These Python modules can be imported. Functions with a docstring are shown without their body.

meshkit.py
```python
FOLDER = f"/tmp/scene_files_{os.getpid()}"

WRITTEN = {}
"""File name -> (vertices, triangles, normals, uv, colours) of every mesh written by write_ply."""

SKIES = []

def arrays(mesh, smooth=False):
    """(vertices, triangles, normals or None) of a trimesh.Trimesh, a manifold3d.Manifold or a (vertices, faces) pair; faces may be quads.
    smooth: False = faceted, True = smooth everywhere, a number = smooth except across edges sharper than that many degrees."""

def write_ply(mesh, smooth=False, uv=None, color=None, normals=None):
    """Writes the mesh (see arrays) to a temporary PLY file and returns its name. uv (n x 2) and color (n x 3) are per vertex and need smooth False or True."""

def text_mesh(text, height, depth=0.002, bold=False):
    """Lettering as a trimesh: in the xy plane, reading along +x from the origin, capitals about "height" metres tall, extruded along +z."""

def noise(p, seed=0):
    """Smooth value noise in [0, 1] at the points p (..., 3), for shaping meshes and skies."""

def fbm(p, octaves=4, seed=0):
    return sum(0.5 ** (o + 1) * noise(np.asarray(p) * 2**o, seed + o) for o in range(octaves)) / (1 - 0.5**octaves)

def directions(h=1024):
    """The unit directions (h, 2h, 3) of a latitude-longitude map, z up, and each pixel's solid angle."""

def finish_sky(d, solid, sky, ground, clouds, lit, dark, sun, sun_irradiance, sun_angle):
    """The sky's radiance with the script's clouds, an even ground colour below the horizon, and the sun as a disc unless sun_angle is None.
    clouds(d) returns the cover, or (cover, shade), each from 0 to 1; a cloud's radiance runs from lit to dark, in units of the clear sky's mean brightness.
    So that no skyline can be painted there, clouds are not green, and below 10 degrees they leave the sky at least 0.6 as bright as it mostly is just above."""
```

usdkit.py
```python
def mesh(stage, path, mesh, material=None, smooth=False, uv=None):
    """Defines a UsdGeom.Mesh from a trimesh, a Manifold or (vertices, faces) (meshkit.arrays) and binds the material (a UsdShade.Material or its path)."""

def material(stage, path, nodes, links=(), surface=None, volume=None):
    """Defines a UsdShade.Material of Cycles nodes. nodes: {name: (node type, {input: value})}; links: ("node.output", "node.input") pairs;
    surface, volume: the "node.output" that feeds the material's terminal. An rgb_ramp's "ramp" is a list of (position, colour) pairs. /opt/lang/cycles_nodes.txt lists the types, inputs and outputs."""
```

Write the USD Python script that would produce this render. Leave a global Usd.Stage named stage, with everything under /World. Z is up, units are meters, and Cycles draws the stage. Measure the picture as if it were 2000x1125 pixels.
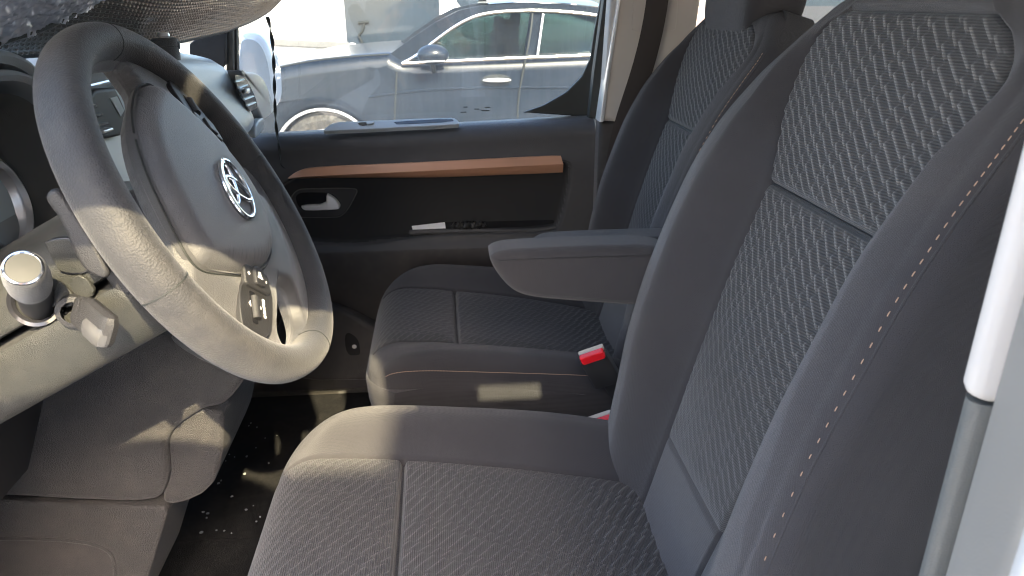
import math, numpy as np, trimesh, usdkit, meshkit
from pxr import Usd, UsdGeom, UsdShade, UsdLux, Gf, Sdf
from scipy.interpolate import PchipInterpolator, splprep, splev
from shapely.geometry import Polygon, Point, LineString
import shapely, mapbox_earcut as earcut, manifold3d as m3
rng = np.random.default_rng(7)
stage = Usd.Stage.CreateInMemory()
UsdGeom.SetStageUpAxis(stage, UsdGeom.Tokens.z); UsdGeom.SetStageMetersPerUnit(stage, 1.0)
UsdGeom.Xform.Define(stage, '/World'); UsdGeom.Scope.Define(stage, '/World/Looks')
A = np.array
# ------------------------------------------------------------------ camera, sky, sun
F, PITCH, YAW, CAM = 1428., math.radians(21.6), math.radians(5.47), A([0, 0, 1.5])
EXPOSURE, SKY, SUN = 3.65, 0.15, 0.5
SUN_TO = A([0.295, -1.0, 0.82])
FW = A([math.sin(YAW)*math.cos(PITCH), math.cos(YAW)*math.cos(PITCH), -math.sin(PITCH)])
RT = A([math.cos(YAW), -math.sin(YAW), 0]); UP = np.cross(RT, FW)
cam = UsdGeom.Camera.Define(stage, '/World/camera')
cam.AddTransformOp().Set(Gf.Matrix4d(*RT, 0, *UP, 0, *(-FW), 0, *CAM, 1))
cam.CreateHorizontalApertureAttr(36.0); cam.CreateVerticalApertureAttr(20.25)
cam.CreateFocalLengthAttr(36.0*F/2000); cam.CreateClippingRangeAttr(Gf.Vec2f(0.02, 500))
cam.CreateExposureAttr(EXPOSURE); cam.CreateFStopAttr(14.0); cam.CreateFocusDistanceAttr(1.0)
SUN_TO = SUN_TO/np.linalg.norm(SUN_TO)
sky_m = usdkit.material(stage, '/World/Looks/sky', {
    'tex': ('sky_texture', {'sky_type': 'single_scattering', 'sun_disc': False, 'sun_elevation': math.asin(SUN_TO[2]),
                            'sun_rotation': math.atan2(SUN_TO[0], SUN_TO[1]), 'aerosol_density': 3.0}),
    'wb': ('mix_color', {'blend_type': 'multiply', 'fac': 1., 'b': (1.0, .94, .895), 'use_clamp': False}),   # the camera's white balance
    'bg': ('background_shader', {'strength': SKY})}, [('tex.color', 'wb.a'), ('wb.result', 'bg.color')], surface='bg.background')
dome = UsdLux.DomeLight.Define(stage, '/World/sky'); UsdShade.MaterialBindingAPI.Apply(dome.GetPrim()).Bind(sky_m)
dome.GetPrim().SetCustomDataByKey('kind', 'structure')
sun = UsdLux.DistantLight.Define(stage, '/World/sun')
sun.CreateNormalizeAttr(True); sun.CreateIntensityAttr(SUN); sun.CreateAngleAttr(0.55); sun.CreateColorAttr(Gf.Vec3f(1.0, 0.84, 0.54))
zx = np.cross([0, 0, 1], SUN_TO); zx /= np.linalg.norm(zx); zy = np.cross(SUN_TO, zx)
sun.AddTransformOp().Set(Gf.Matrix4d(*zx, 0, *zy, 0, *SUN_TO, 0, 0, -5, 8, 1))

# ------------------------------------------------------------------ helpers
def at(px, py, **k):
    "the point where the sight line of a place in the photograph meets a plane of the van"
    d = FW + RT*(px-1000)/F - UP*(py-562.5)/F
    (a, v), = k.items(); i = 'xyz'.index(a)
    return CAM + d*(v-CAM[i])/d[i]
_used = {}
def _path(parent, name):
    n = _used.get((parent, name), 0); _used[(parent, name)] = n+1
    return f'{parent}/{name}' if n == 0 else f'{parent}/{name}_{n:03d}'
_base = {}
def thing(name, label, cat, base=(0, 0, 0), group=None, kind=None):
    p = _path('/World', name); x = UsdGeom.Xform.Define(stage, p); x.AddTranslateOp().Set(Gf.Vec3d(*map(float, base)))
    q = x.GetPrim()
    if label: q.SetCustomDataByKey('label', label)
    if cat: q.SetCustomDataByKey('category', cat)
    if group: q.SetCustomDataByKey('group', group)
    if kind: q.SetCustomDataByKey('kind', kind)
    _base[p] = A(base, float); return p
def cat(*ms):
    vs, fs, n = [], [], 0
    for m in ms:
        v, f, _ = meshkit.arrays(m); vs.append(v); fs.append(f+n); n += len(v)
    return np.vstack(vs), np.vstack(fs)
def part(parent, name, mesh, mat, smooth=35, label=None, rib=None):
    base = next(b for k, b in _base.items() if parent == k or parent.startswith(k+'/'))
    if isinstance(mesh, list): mesh = cat(*mesh)
    v, f, _ = meshkit.arrays(mesh)
    p = _path(parent, name)
    m = usdkit.mesh(stage, p, (v-base, f), mat, smooth=smooth)
    if rib is not None:
        UsdGeom.PrimvarsAPI(m).CreatePrimvar('rib', Sdf.ValueTypeNames.FloatArray, 'vertex').Set([float(x) for x in rib])
    if label: m.GetPrim().SetCustomDataByKey('label', label)
    if name == 'stitching': m.GetPrim().SetCustomDataByKey('kind', 'stuff')
    return p
def solo(name, mesh, mat, label=None, category=None, kind=None, group=None, smooth=35):
    if isinstance(mesh, list): mesh = cat(*mesh)
    p = _path('/World', name); q = usdkit.mesh(stage, p, mesh, mat, smooth=smooth).GetPrim()
    for k, v in (('label', label), ('category', category), ('kind', kind), ('group', group)):
        if v: q.SetCustomDataByKey(k, v)
    return p
def sstep(a, b, x):
    t = np.clip((x-a)/(b-a), 0, 1); return t*t*(3-2*t)
def interp(xs, ys):
    return PchipInterpolator(xs, ys, extrapolate=True)
def grid(P, closed_u=False, closed_v=False):
    n, m = P.shape[:2]; I = np.arange(n*m).reshape(n, m)
    if closed_u: I = np.vstack([I, I[:1]])
    if closed_v: I = np.hstack([I, I[:, :1]])
    a, b, c, d = I[:-1, :-1].ravel(), I[1:, :-1].ravel(), I[1:, 1:].ravel(), I[:-1, 1:].ravel()
    return P.reshape(-1, 3), np.vstack([np.c_[a, b, c], np.c_[a, c, d]])
def submesh(v, f, mask):
    g = f[mask]; u, inv = np.unique(g, return_inverse=True); return (v[u], inv.reshape(-1, 3)), u
def chaikin(p, k=2, closed=True):
    p = A(p, float)
    for _ in range(k):
        if closed:
            q = np.roll(p, -1, 0); p = np.stack([.75*p+.25*q, .25*p+.75*q], 1).reshape(-1, p.shape[1])
        else:
            q = np.stack([.75*p[:-1]+.25*p[1:], .25*p[:-1]+.75*p[1:]], 1).reshape(-1, p.shape[1])
            p = np.vstack([p[:1], q, p[-1:]])
    return p
def curve(pts, n=60):
    pts = A(pts, float); k = min(3, len(pts)-1)
    t, _ = splprep(pts.T, s=0, k=k); return A(splev(np.linspace(0, 1, n), t)).T
def resamp(p, step, closed=True):
    ls = LineString(np.vstack([p, p[:1]]) if closed else p); n = max(4, int(ls.length/step))
    return A([ls.interpolate(t, normalized=True).coords[0] for t in np.linspace(0, 1, n, endpoint=not closed)])
def rrect(w, h, r, n=5):
    out = []
    for cx, cy, a0 in ((w/2-r, h/2-r, 0), (-w/2+r, h/2-r, 90), (-w/2+r, -h/2+r, 180), (w/2-r, -h/2+r, 270)):
        for t in np.linspace(a0, a0+90, n): out.append((cx+r*math.cos(math.radians(t)), cy+r*math.sin(math.radians(t))))
    return A(out)
def prism(poly, o, ex, ey, h, bevel=0., nb=3, both=False, cap=True):
    "polygon in the plane o,ex,ey extruded by h along ex x ey, its far edge (both: either edge) rounded"
    poly = A(poly, float)
    if Polygon(poly).exterior.is_ccw is False: poly = poly[::-1]
    o, ex, ey = A(o, float), A(ex, float), A(ey, float); ez = np.cross(ex, ey)
    e0 = poly-np.roll(poly, 1, 0); e1 = np.roll(poly, -1, 0)-poly
    e0 /= np.linalg.norm(e0, axis=1)[:, None]+1e-12; e1 /= np.linalg.norm(e1, axis=1)[:, None]+1e-12
    nrm = np.c_[e0[:, 1]+e1[:, 1], -(e0[:, 0]+e1[:, 0])]; nrm /= np.linalg.norm(nrm, axis=1)[:, None]+1e-12
    rings = []
    ang = np.linspace(0, math.pi/2, nb+1)
    if bevel and both: rings += [(bevel*(1-math.sin(t)), bevel*(1-math.cos(t))) for t in ang][::1]
    else: rings.append((0, 0))
    if bevel: rings += [(bevel*(1-math.cos(t)), h-bevel*(1-math.sin(t))) for t in ang]
    else: rings.append((0, h))
    if bevel and both: rings = [(bevel*(1-math.cos(t)), bevel*(1-math.sin(t))) for t in ang[::-1]] + rings[nb+1:]
    P = A([[o+ex*q[0]+ey*q[1]+ez*hh for q in poly-nrm*ins] for ins, hh in rings])
    v, f = grid(P, closed_v=True)
    n = len(poly)
    if cap:
        tri = earcut.triangulate_float64(poly-nrm*rings[-1][0], np.array([n], np.uint32)).reshape(-1, 3).astype(int)
        top = tri+(len(rings)-1)*n
        g = lambda t: (np.cross(v[t[0, 1]]-v[t[0, 0]], v[t[0, 2]]-v[t[0, 0]])@ez) > 0
        if not g(top): top = top[:, ::-1]
        f = np.vstack([f[:, ::-1], top, (top-(len(rings)-1)*n)[:, ::-1]])
    return v, f
def box(c, s, bevel=0., R=None):
    w, d, h = s
    v, f = prism(rrect(w, d, max(bevel, 1e-4), 3) if bevel else A([(-w/2, -d/2), (w/2, -d/2), (w/2, d/2), (-w/2, d/2)]), (0, 0, -h/2), (1, 0, 0), (0, 1, 0), h, bevel*.9, 2, True)
    if R is not None: v = v@A(R).T
    return v+A(c), f
def tube(path, r, n=10, caps=True, ell=None, upv=None):
    p = A(path, float); k = len(p); r = np.broadcast_to(r, (k,))
    t = np.gradient(p, axis=0); t /= np.linalg.norm(t, axis=1)[:, None]
    u = A(upv, float) if upv is not None else (A([0, 0, 1.]) if abs(t[0][2]) < .9 else A([1., 0, 0]))
    P = []
    for i in range(k):
        a = u-t[i]*(u@t[i]); a /= np.linalg.norm(a); b = np.cross(t[i], a)
        if upv is None: u = a
        w = np.linspace(0, 2*math.pi, n, endpoint=False)
        sa, sb = ell if ell else (1, 1)
        P.append(p[i]+r[i]*(sa*np.cos(w)[:, None]*a+sb*np.sin(w)[:, None]*b))
    v, f = grid(A(P), closed_v=True)
    if caps:
        e = len(v); v = np.vstack([v, p[0], p[-1]]); j = np.arange(n); q = np.roll(j, -1)
        f = np.vstack([f, np.c_[j, q, np.full(n, e)], np.c_[q+(k-1)*n, j+(k-1)*n, np.full(n, e+1)]])
    return v, f
def lathe(prof, o, axis, n=32, ref=(0, 0, 1)):
    ax = A(axis, float)/np.linalg.norm(axis); a = A(ref, float)-ax*(A(ref)@ax); a /= np.linalg.norm(a); b = np.cross(ax, a)
    w = np.linspace(0, 2*math.pi, n, endpoint=False)
    P = A([[A(o)+ax*h+r*(math.cos(t)*a+math.sin(t)*b) for t in w] for r, h in prof]); v, f = grid(P, closed_v=True); return v, f
def stitches(path, step=.0048, length=.0034, r=.0007, lift=None):
    p = resamp(path, step, closed=False); out = []
    for i in range(len(p)-1):
        d = p[i+1]-p[i]; L = np.linalg.norm(d); d = d/L
        c = p[i]+(lift if lift is not None else 0); e = c+d*length
        out.append(tube([c, c+d*length*.5+(0 if lift is None else lift*.5), e], [r*.7, r, r*.7], 5))
    return cat(*out)

# ------------------------------------------------------------------ materials
def mat(name, nodes, links, surface='p.BSDF'):
    return usdkit.material(stage, '/World/Looks/'+name, nodes, links, surface=surface)
def simple(name, col, rough=.5, metal=0., spec=.5, sheen=0., bump=None, var=0., coat=0., dust=0., dustcol=(.30, .27, .22)):
    "procedural surface: slow tone variation, dust specks, and a fine grain as bump (bump = scale per metre, depth in metres, kind)"
    n = {'g': ('geometry', {}), 'p': ('principled_bsdf', {'roughness': rough, 'metallic': metal, 'specular_ior_level': spec, 'sheen_weight': sheen, 'sheen_roughness': .45, 'coat_weight': coat, 'base_color': col}),
         'n1': ('noise_texture', {'scale': 9., 'detail': 5.}), 'hi': ('color', {'value': tuple(min(1, c*(1+var)) for c in col)}), 'lo': ('color', {'value': tuple(c*(1-var) for c in col)}),
         'mx': ('mix_color', {})}
    l = [('g.position', 'n1.vector'), ('n1.fac', 'mx.fac'), ('lo.color', 'mx.a'), ('hi.color', 'mx.b')]
    out = 'mx.result'
    if dust:
        n['n2'] = ('noise_texture', {'scale': 34., 'detail': 9., 'roughness': .72})
        n['r2'] = ('rgb_ramp', {'ramp': [(0, (0, 0, 0)), (.46, (0, 0, 0)), (.75, (dust,)*3)]})
        n['dc'] = ('color', {'value': dustcol}); n['md'] = ('mix_color', {})
        l += [('g.position', 'n2.vector'), ('n2.fac', 'r2.fac'), ('r2.color', 'md.fac'), (out, 'md.a'), ('dc.color', 'md.b')]; out = 'md.result'
    l.append((out, 'p.base_color'))
    if bump:
        sc, dep, kind = bump
        if kind == 'leather':
            n['b1'] = ('voronoi_texture', {'scale': sc, 'feature': 'f1', 'randomness': 1.}); h = 'b1.distance'
        elif kind == 'weave':
            n['b1'] = ('voronoi_texture', {'scale': sc, 'feature': 'f1', 'randomness': .35}); h = 'b1.distance'
        else:
            n['b1'] = ('noise_texture', {'scale': sc, 'detail': 3.}); h = 'b1.fac'
        n['bp'] = ('bump', {'strength': .8, 'distance': dep, 'invert': kind != 'noise'})
        l += [('g.position', 'b1.vector'), (h, 'bp.height'), ('bp.normal', 'p.normal')]
    return mat(name, n, l)
M = {}
M['dash'] = simple('dash_plastic', (.055, .058, .06), .5, bump=(900., .0006, 'leather'), var=.12, sheen=.12, dust=.10)
M['dash_smooth'] = simple('dash_satin', (.29, .315, .32), .3, spec=.8, bump=(1400., .0002, 'leather'), var=.08, sheen=.1)
M['dark'] = simple('black_plastic', (.017, .017, .018), .5, bump=(900., .0004, 'leather'), var=.15)
M['key_grey'] = simple('key_grey', (.05, .05, .05), .25, coat=.3)
M['knob_cap'] = simple('knob_cap', (.020, .021, .020), .55, spec=.3)
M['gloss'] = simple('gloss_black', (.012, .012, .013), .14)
M['shroud'] = simple('shroud_plastic', (.017, .018, .016), .46, bump=(1000., .0004, 'leather'), var=.06, sheen=.04, dust=.04)
M['wheel'] = simple('wheel_skin', (.023, .023, .024), .62, spec=.35, bump=(640., .0005, 'leather'), var=.08, sheen=.10, dust=.06)
M['hub'] = simple('hub_skin', (.050, .050, .052), .46, bump=(1100., .0004, 'leather'), var=.10, sheen=.15, dust=.05)
M['console'] = simple('console_plastic', (.023, .0215, .0215), .52, bump=(560., .0012, 'leather'), var=.12, sheen=.1, dust=.08)
M['door'] = simple('door_plastic', (.042, .041, .043), .5, bump=(800., .0006, 'leather'), var=.14, sheen=.08, dust=.03)
M['door_low'] = simple('door_lower_plastic', (.028, .025, .025), .55, bump=(700., .0008, 'leather'), var=.16, sheen=.1, dust=.06)
M['insert'] = simple('door_fabric', (.017, .017, .018), .85, sheen=.12, bump=(1500., .0006, 'weave'), var=.15)
M['copper'] = simple('copper_trim', (.50, .265, .165), .42, metal=.25)
M['chrome'] = simple('chrome', (.75, .76, .78), .12, metal=1.)
M['handle_metal'] = simple('handle_metal', (.78, .77, .75), .28, metal=.35)
M['satin'] = simple('satin_metal', (.72, .72, .72), .3, metal=.75, var=.05)
M['fabric'] = simple('seat_cloth', (.041, .0395, .0425), .9, spec=.2, sheen=.14, bump=(1300., .0009, 'weave'), var=.16, dust=.05, dustcol=(.12, .11, .10))
M['white'] = simple('pale_trim', (.43, .41, .385), .8, spec=.2, bump=(1500., .0002, 'noise'), var=.04, dust=.12, dustcol=(.4, .35, .28))
M['lower_trim'] = simple('lower_trim', (.085, .088, .083), .55, bump=(1100., .0003, 'leather'), var=.08, dust=.03)
M['rubber'] = simple('rubber_seal', (.20, .19, .172), .6, bump=(900., .0004, 'noise'), var=.1)
M['black_rubber'] = simple('black_rubber', (.010, .012, .011), .6, bump=(400., .0006, 'noise'))
M['belt'] = simple('belt_webbing', (.028, .022, .020), .7, sheen=.1, bump=(1600., .0005, 'weave'))
M['carpet'] = simple('carpet', (.060, .055, .045), .95, spec=.1, sheen=.25, bump=(700., .004, 'noise'), var=.3, dust=.12)
M['mat'] = simple('floor_mat', (.007, .007, .007), .9, spec=.2, bump=(800., .003, 'noise'), var=.3, dust=.04)
M['sill'] = simple('sill_trim', (.05, .047, .042), .45, bump=(800., .0005, 'leather'), dust=.2)
M['red'] = simple('red_button', (.62, .012, .02), .3, coat=.3)
M['print'] = simple('white_print', (.75, .75, .75), .5)
M['paper'] = simple('paper', (.78, .78, .79), .8, bump=(300., .0006, 'noise'))
M['bin'] = simple('black_bag', (.012, .012, .012), .3, bump=(60., .006, 'noise'))
M['glass_bit'] = simple('pale_crumb', (.24, .26, .26), .3)
M['thread'] = simple('copper_thread', (.42, .27, .18), .7)
M['screen'] = simple('screen', (.50, .58, .60), .12)
M['screen_frame'] = simple('screen_frame', (.34, .40, .41), .25)
M['headliner'] = simple('headliner', (.58, .56, .53), .9, bump=(600., .001, 'noise'))
M['van_paint'] = simple('van_paint', (.62, .62, .61), .35, coat=.4, dust=.2)
M['tyre'] = simple('tyre', (.028, .026, .024), .85, bump=(80., .004, 'noise'), dust=.35)
M['car'] = simple('car_paint', (.006, .010, .016), .30, spec=.3, coat=.25, var=.1, dust=.05, dustcol=(.10, .08, .06))
M['carchrome'] = simple('car_chrome', (.72, .73, .74), .2, metal=1.)
M['wmirror'] = simple('mirror_white', (.85, .86, .86), .3, coat=.6)
M['mirror'] = simple('mirror_glass', (.92, .93, .93), .01, metal=1.)
M['outwhite'] = simple('far_white_paint', (.36, .37, .37), .35, coat=.5, var=.04, dust=.15)
M['outdark'] = simple('far_dark_glass', (.020, .028, .036), .12, coat=.6, dust=.05, dustcol=(.10, .10, .10))
M['outgrey'] = simple('far_grey_trim', (.12, .12, .12), .5, dust=.3)
M['amber'] = simple('lamp_lens', (.55, .52, .46), .1, coat=1.)
M['ground'] = mat('ground', {'g': ('geometry', {}), 'n1': ('noise_texture', {'scale': .7, 'detail': 8.}), 'r': ('rgb_ramp', {'ramp': [(.3, (.11, .075, .046)), (.7, (.20, .145, .095))]}),
    'n2': ('noise_texture', {'scale': 25., 'detail': 6.}), 'bp': ('bump', {'distance': .02, 'strength': .7}), 'p': ('principled_bsdf', {'roughness': .95})},
    [('g.position', 'n1.vector'), ('n1.fac', 'r.fac'), ('r.color', 'p.base_color'), ('g.position', 'n2.vector'), ('n2.fac', 'bp.height'), ('bp.normal', 'p.normal')])
def pattern(name, wave_dir):
    "seat centre cloth: mid-grey knit with fine cross lines, lighter thread along the raised ribs (a vertex value)"
    return mat(name, {'g': ('geometry', {}), 'at': ('attribute', {'attribute': 'rib'}), 'lo': ('color', {'value': (.058, .0575, .059)}), 'hi': ('color', {'value': (.19, .187, .18)}),
        'mx': ('mix_color', {}), 'w': ('wave_texture', {'wave_type': 'bands', 'bands_direction': wave_dir, 'scale': 380./6.2832*2.2, 'distortion': .6, 'detail': 1.}),
        'n': ('noise_texture', {'scale': 1600., 'detail': 2.}), 'ad': ('math', {'math_type': 'add'}), 'wm': ('mix_color', {'blend_type': 'multiply', 'fac': .55}), 'wr': ('rgb_ramp', {'ramp': [(0, (.42, .42, .42)), (1, (1.25, 1.25, 1.25))]}),
        'bp': ('bump', {'distance': .0008, 'strength': .8}), 'p': ('principled_bsdf', {'roughness': .9, 'specular_ior_level': .2, 'sheen_weight': .12, 'sheen_roughness': .45})},
        [('at.fac', 'mx.fac'), ('lo.color', 'mx.a'), ('hi.color', 'mx.b'), ('g.position', 'w.vector'), ('g.position', 'n.vector'), ('w.fac', 'wr.fac'), ('mx.result', 'wm.a'), ('wr.color', 'wm.b'), ('wm.result', 'p.base_color'),
         ('w.fac', 'ad.value1'), ('n.fac', 'ad.value2'), ('ad.value', 'bp.height'), ('bp.normal', 'p.normal')])
M['pat_back'] = pattern('seat_pattern_back', 'z'); M['pat_cush'] = pattern('seat_pattern_cushion', 'x')
M['foil'] = simple('crinkled_foil', (.60, .63, .70), .22, metal=.55, var=.06); M['foil_dots'] = simple('honeycomb_foil', (.37, .365, .35), .2, metal=.9, var=.10)
def pane(name, dust_lo, dust_hi, tint=(1, 1, 1), z0=1.2, z1=1.55, rough=0.):
    "window pane: clear, fresnel gloss, and a film of dust in rain streaks, thicker towards the sill"
    return mat(name, {'g': ('geometry', {}), 'mp': ('mapping', {'scale': (70., 70., 5.)}), 'n': ('noise_texture', {'scale': 1., 'detail': 6., 'roughness': .65}), 'n3': ('noise_texture', {'scale': 4.5, 'detail': 4.}),
        'sp': ('separate_xyz', {}), 'mr': ('map_range', {'from_min': z0, 'from_max': z1, 'to_min': dust_hi, 'to_max': dust_lo, 'clamp': True}), 'm1': ('math', {'math_type': 'multiply'}), 'm2': ('math', {'math_type': 'multiply_add', 'value2': .9, 'value3': .55}), 'm3': ('math', {'math_type': 'multiply', 'value2': 1.7}), 'm4': ('math', {'math_type': 'multiply', 'use_clamp': True}),
        't': ('transparent_bsdf', {'color': tint}), 'gl': ('glossy_bsdf', {'roughness': .02}), 'f': ('fresnel', {'IOR': 1.45}), 'c1': ('mix_closure', {}),
        'd': ('translucent_bsdf', {'color': (.75, .72, .66)}), 'd2': ('diffuse_bsdf', {'color': (.55, .52, .46)}), 'dm': ('mix_closure', {'fac': .35}), 'c2': ('mix_closure', {})},
        [('g.position', 'mp.vector'), ('mp.vector', 'n.vector'), ('g.position', 'n3.vector'), ('g.position', 'sp.vector'), ('sp.z', 'mr.value'), ('n.fac', 'm2.value1'), ('n3.fac', 'm3.value1'), ('mr.result', 'm1.value1'), ('m2.value', 'm1.value2'), ('m1.value', 'm4.value1'), ('m3.value', 'm4.value2'),
         ('f.fac', 'c1.fac'), ('t.BSDF', 'c1.closure1'), ('gl.BSDF', 'c1.closure2'), ('d.BSDF', 'dm.closure1'), ('d2.BSDF', 'dm.closure2'), ('m4.value', 'c2.fac'), ('c1.closure', 'c2.closure1'), ('dm.closure', 'c2.closure2')], surface='c2.closure')

# ------------------------------------------------------------------ the setting: ground, van shell
solo('ground', grid(A([[(x, y, 0.) for y in np.linspace(-40, 160, 41)] for x in np.linspace(-90, 90, 37)])), M['ground'], kind='structure', smooth=True)
solo('concrete_pad', grid(A([[(x, y, .004) for y in np.linspace(-14, 1.5, 9)] for x in np.linspace(-16, 16, 17)])), simple('pale_concrete', (.46, .455, .445), .9, var=.12, bump=(40., .004, 'noise')), kind='structure', smooth=True)
g = A([[(x, y, .5 + .004*math.sin(31*x)*math.sin(27*y) + (.05*max(0, -x-.45))) for y in np.linspace(.30, 1.80, 61)] for x in np.linspace(-1.0, 2.6, 145)])
solo('cabin_floor', grid(g), M['carpet'], kind='structure', smooth=True)
roofp = A([(-.15, .27), (.5, .24), (2.6, .24), (2.6, 1.90), (.5, 1.90), (-.15, 1.87)])
van = thing('van_shell', 'van body around the cabin: roof, near door pillar with pale trim and far side wall', 'van', (0.4, .3, 0))
part(van, 'roof', prism(chaikin(roofp, 1), (0, 0, 1.80), (1, 0, 0), (0, 1, 0), .06, .02), M['van_paint'])
part(van, 'headliner', prism(A([(-.12, .31), (2.55, .30), (2.55, 1.84), (-.12, 1.83)]), (0, 0, 1.775), (1, 0, 0), (0, 1, 0), .02), M['headliner'])
# near pillar (driver's side): pale upper trim, dark lower trim, rubber seal, painted jamb
def column(pts, z0, z1, lean=0., bev=.008, dx=0.):
    pts = A(pts, float)+A([dx, 0])
    zs = A([z0, z0+.002, z0+.006]+list(np.linspace(z0+.02, z1, 8))); ins = A([.006, .002, 0]+[0]*8); P = []
    c = A(pts).mean(0)
    for z, i in zip(zs, ins):
        q = A(pts)+(c-A(pts))/np.linalg.norm(c-A(pts), axis=1)[:, None]*i; P.append(np.c_[q[:, 0]+lean*(z-1.3), q[:, 1], np.full(len(q), z)])
    v, f = grid(A(P), closed_v=True); n = len(pts); t = earcut.triangulate_float64(A(pts, float), np.array([n], np.uint32)).reshape(-1, 3).astype(int)
    return v, np.vstack([f, t, t[:, ::-1]+(len(zs)-1)*n])
trim = chaikin(A([(.2570, .3012), (.2572, .294), (.2612, .2888), (.29, .28), (.30, .285), (.30, .318), (.29, .318), (.262, .308)]), 1)
part(van, 'pillar_trim', column(trim, 1.314, 1.80), M['white'])
trim2 = chaikin(A([(.2590, .3000), (.2590, .295), (.2628, .2905), (.29, .283), (.30, .287), (.30, .315), (.29, .315), (.264, .306)]), 1)
part(van, 'pillar_lower_trim', column(trim2, .5, 1.3125), M['lower_trim'])
seal = chaikin(A([(.2640, .2880), (.2560, .278), (.236, .246), (.2140, .212), (.2065, .199), (.2085, .190), (.25, .20), (.28, .275)]), 2)
part(van, 'door_seal', column(seal, .5, 1.80), M['rubber'])
jamb = chaikin(A([(.2060, .196), (.190, .180), (.180, .165), (.19, .14), (.30, .14), (.30, .277), (.28, .274)]), 1)
part(van, 'pillar_jamb', column(jamb, .45, 1.82), M['van_paint'])
part(van, 'near_side_wall', [box((1.45, .275, .80), (2.3, .05, .78)), box((1.45, .275, 1.705), (2.3, .05, .19)), box((.5275, .275, 1.40), (.195, .05, .42)), box((.3775, .275, 1.357), (.155, .05, .336)), box((1.61, .275, 1.585), (1.98, .05, .05)), box((1.42, .275, 1.375), (.10, .05, .37)), box((2.50, .275, 1.375), (.2, .05, .37))], M['headliner'])
part(van, 'near_side_window', grid(A([[(x, .27, z) for z in (1.18, 1.62)] for x in (.31, 2.42)])), pane('near_glass', .02, .06, (.75, .8, .8)))
part(van, 'door_header', [box((-.245, .275, 1.70), (.61, .07, .20), .01), box((.1125, .275, 1.785), (.105, .07, .03)), box((.3075, .275, 1.70), (.285, .07, .20), .01)], M['van_paint'])
part(van, 'near_sill', box((-.3, .27, .45), (1.4, .10, .11), .02), M['van_paint'])
# far side wall behind the passenger door with a side window
part(van, 'far_side_wall', [box((1.6, 1.80, .80), (1.9, .06, .80)), box((1.60, 1.80, 1.745), (1.9, .06, .12)), box((.735, 1.80, 1.45), (.13, .06, .50)), box((2.52, 1.80, 1.45), (.1, .06, .50))], M['headliner'])
part(van, 'side_window', grid(A([[(x, 1.81, z) for z in (1.19, 1.69)] for x in (.79, 2.48)])), pane('side_glass', .02, .04, (.13, .17, .21)))
part(van, 'rear_wall', [box((2.62, 1.08, .85), (.05, 1.6, .8)), box((2.62, 1.08, 1.75), (.05, 1.6, .12)), box((2.62, .35, 1.45), (.05, .12, .5)), box((2.62, 1.80, 1.45), (.05, .12, .5))], M['headliner'])
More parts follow.
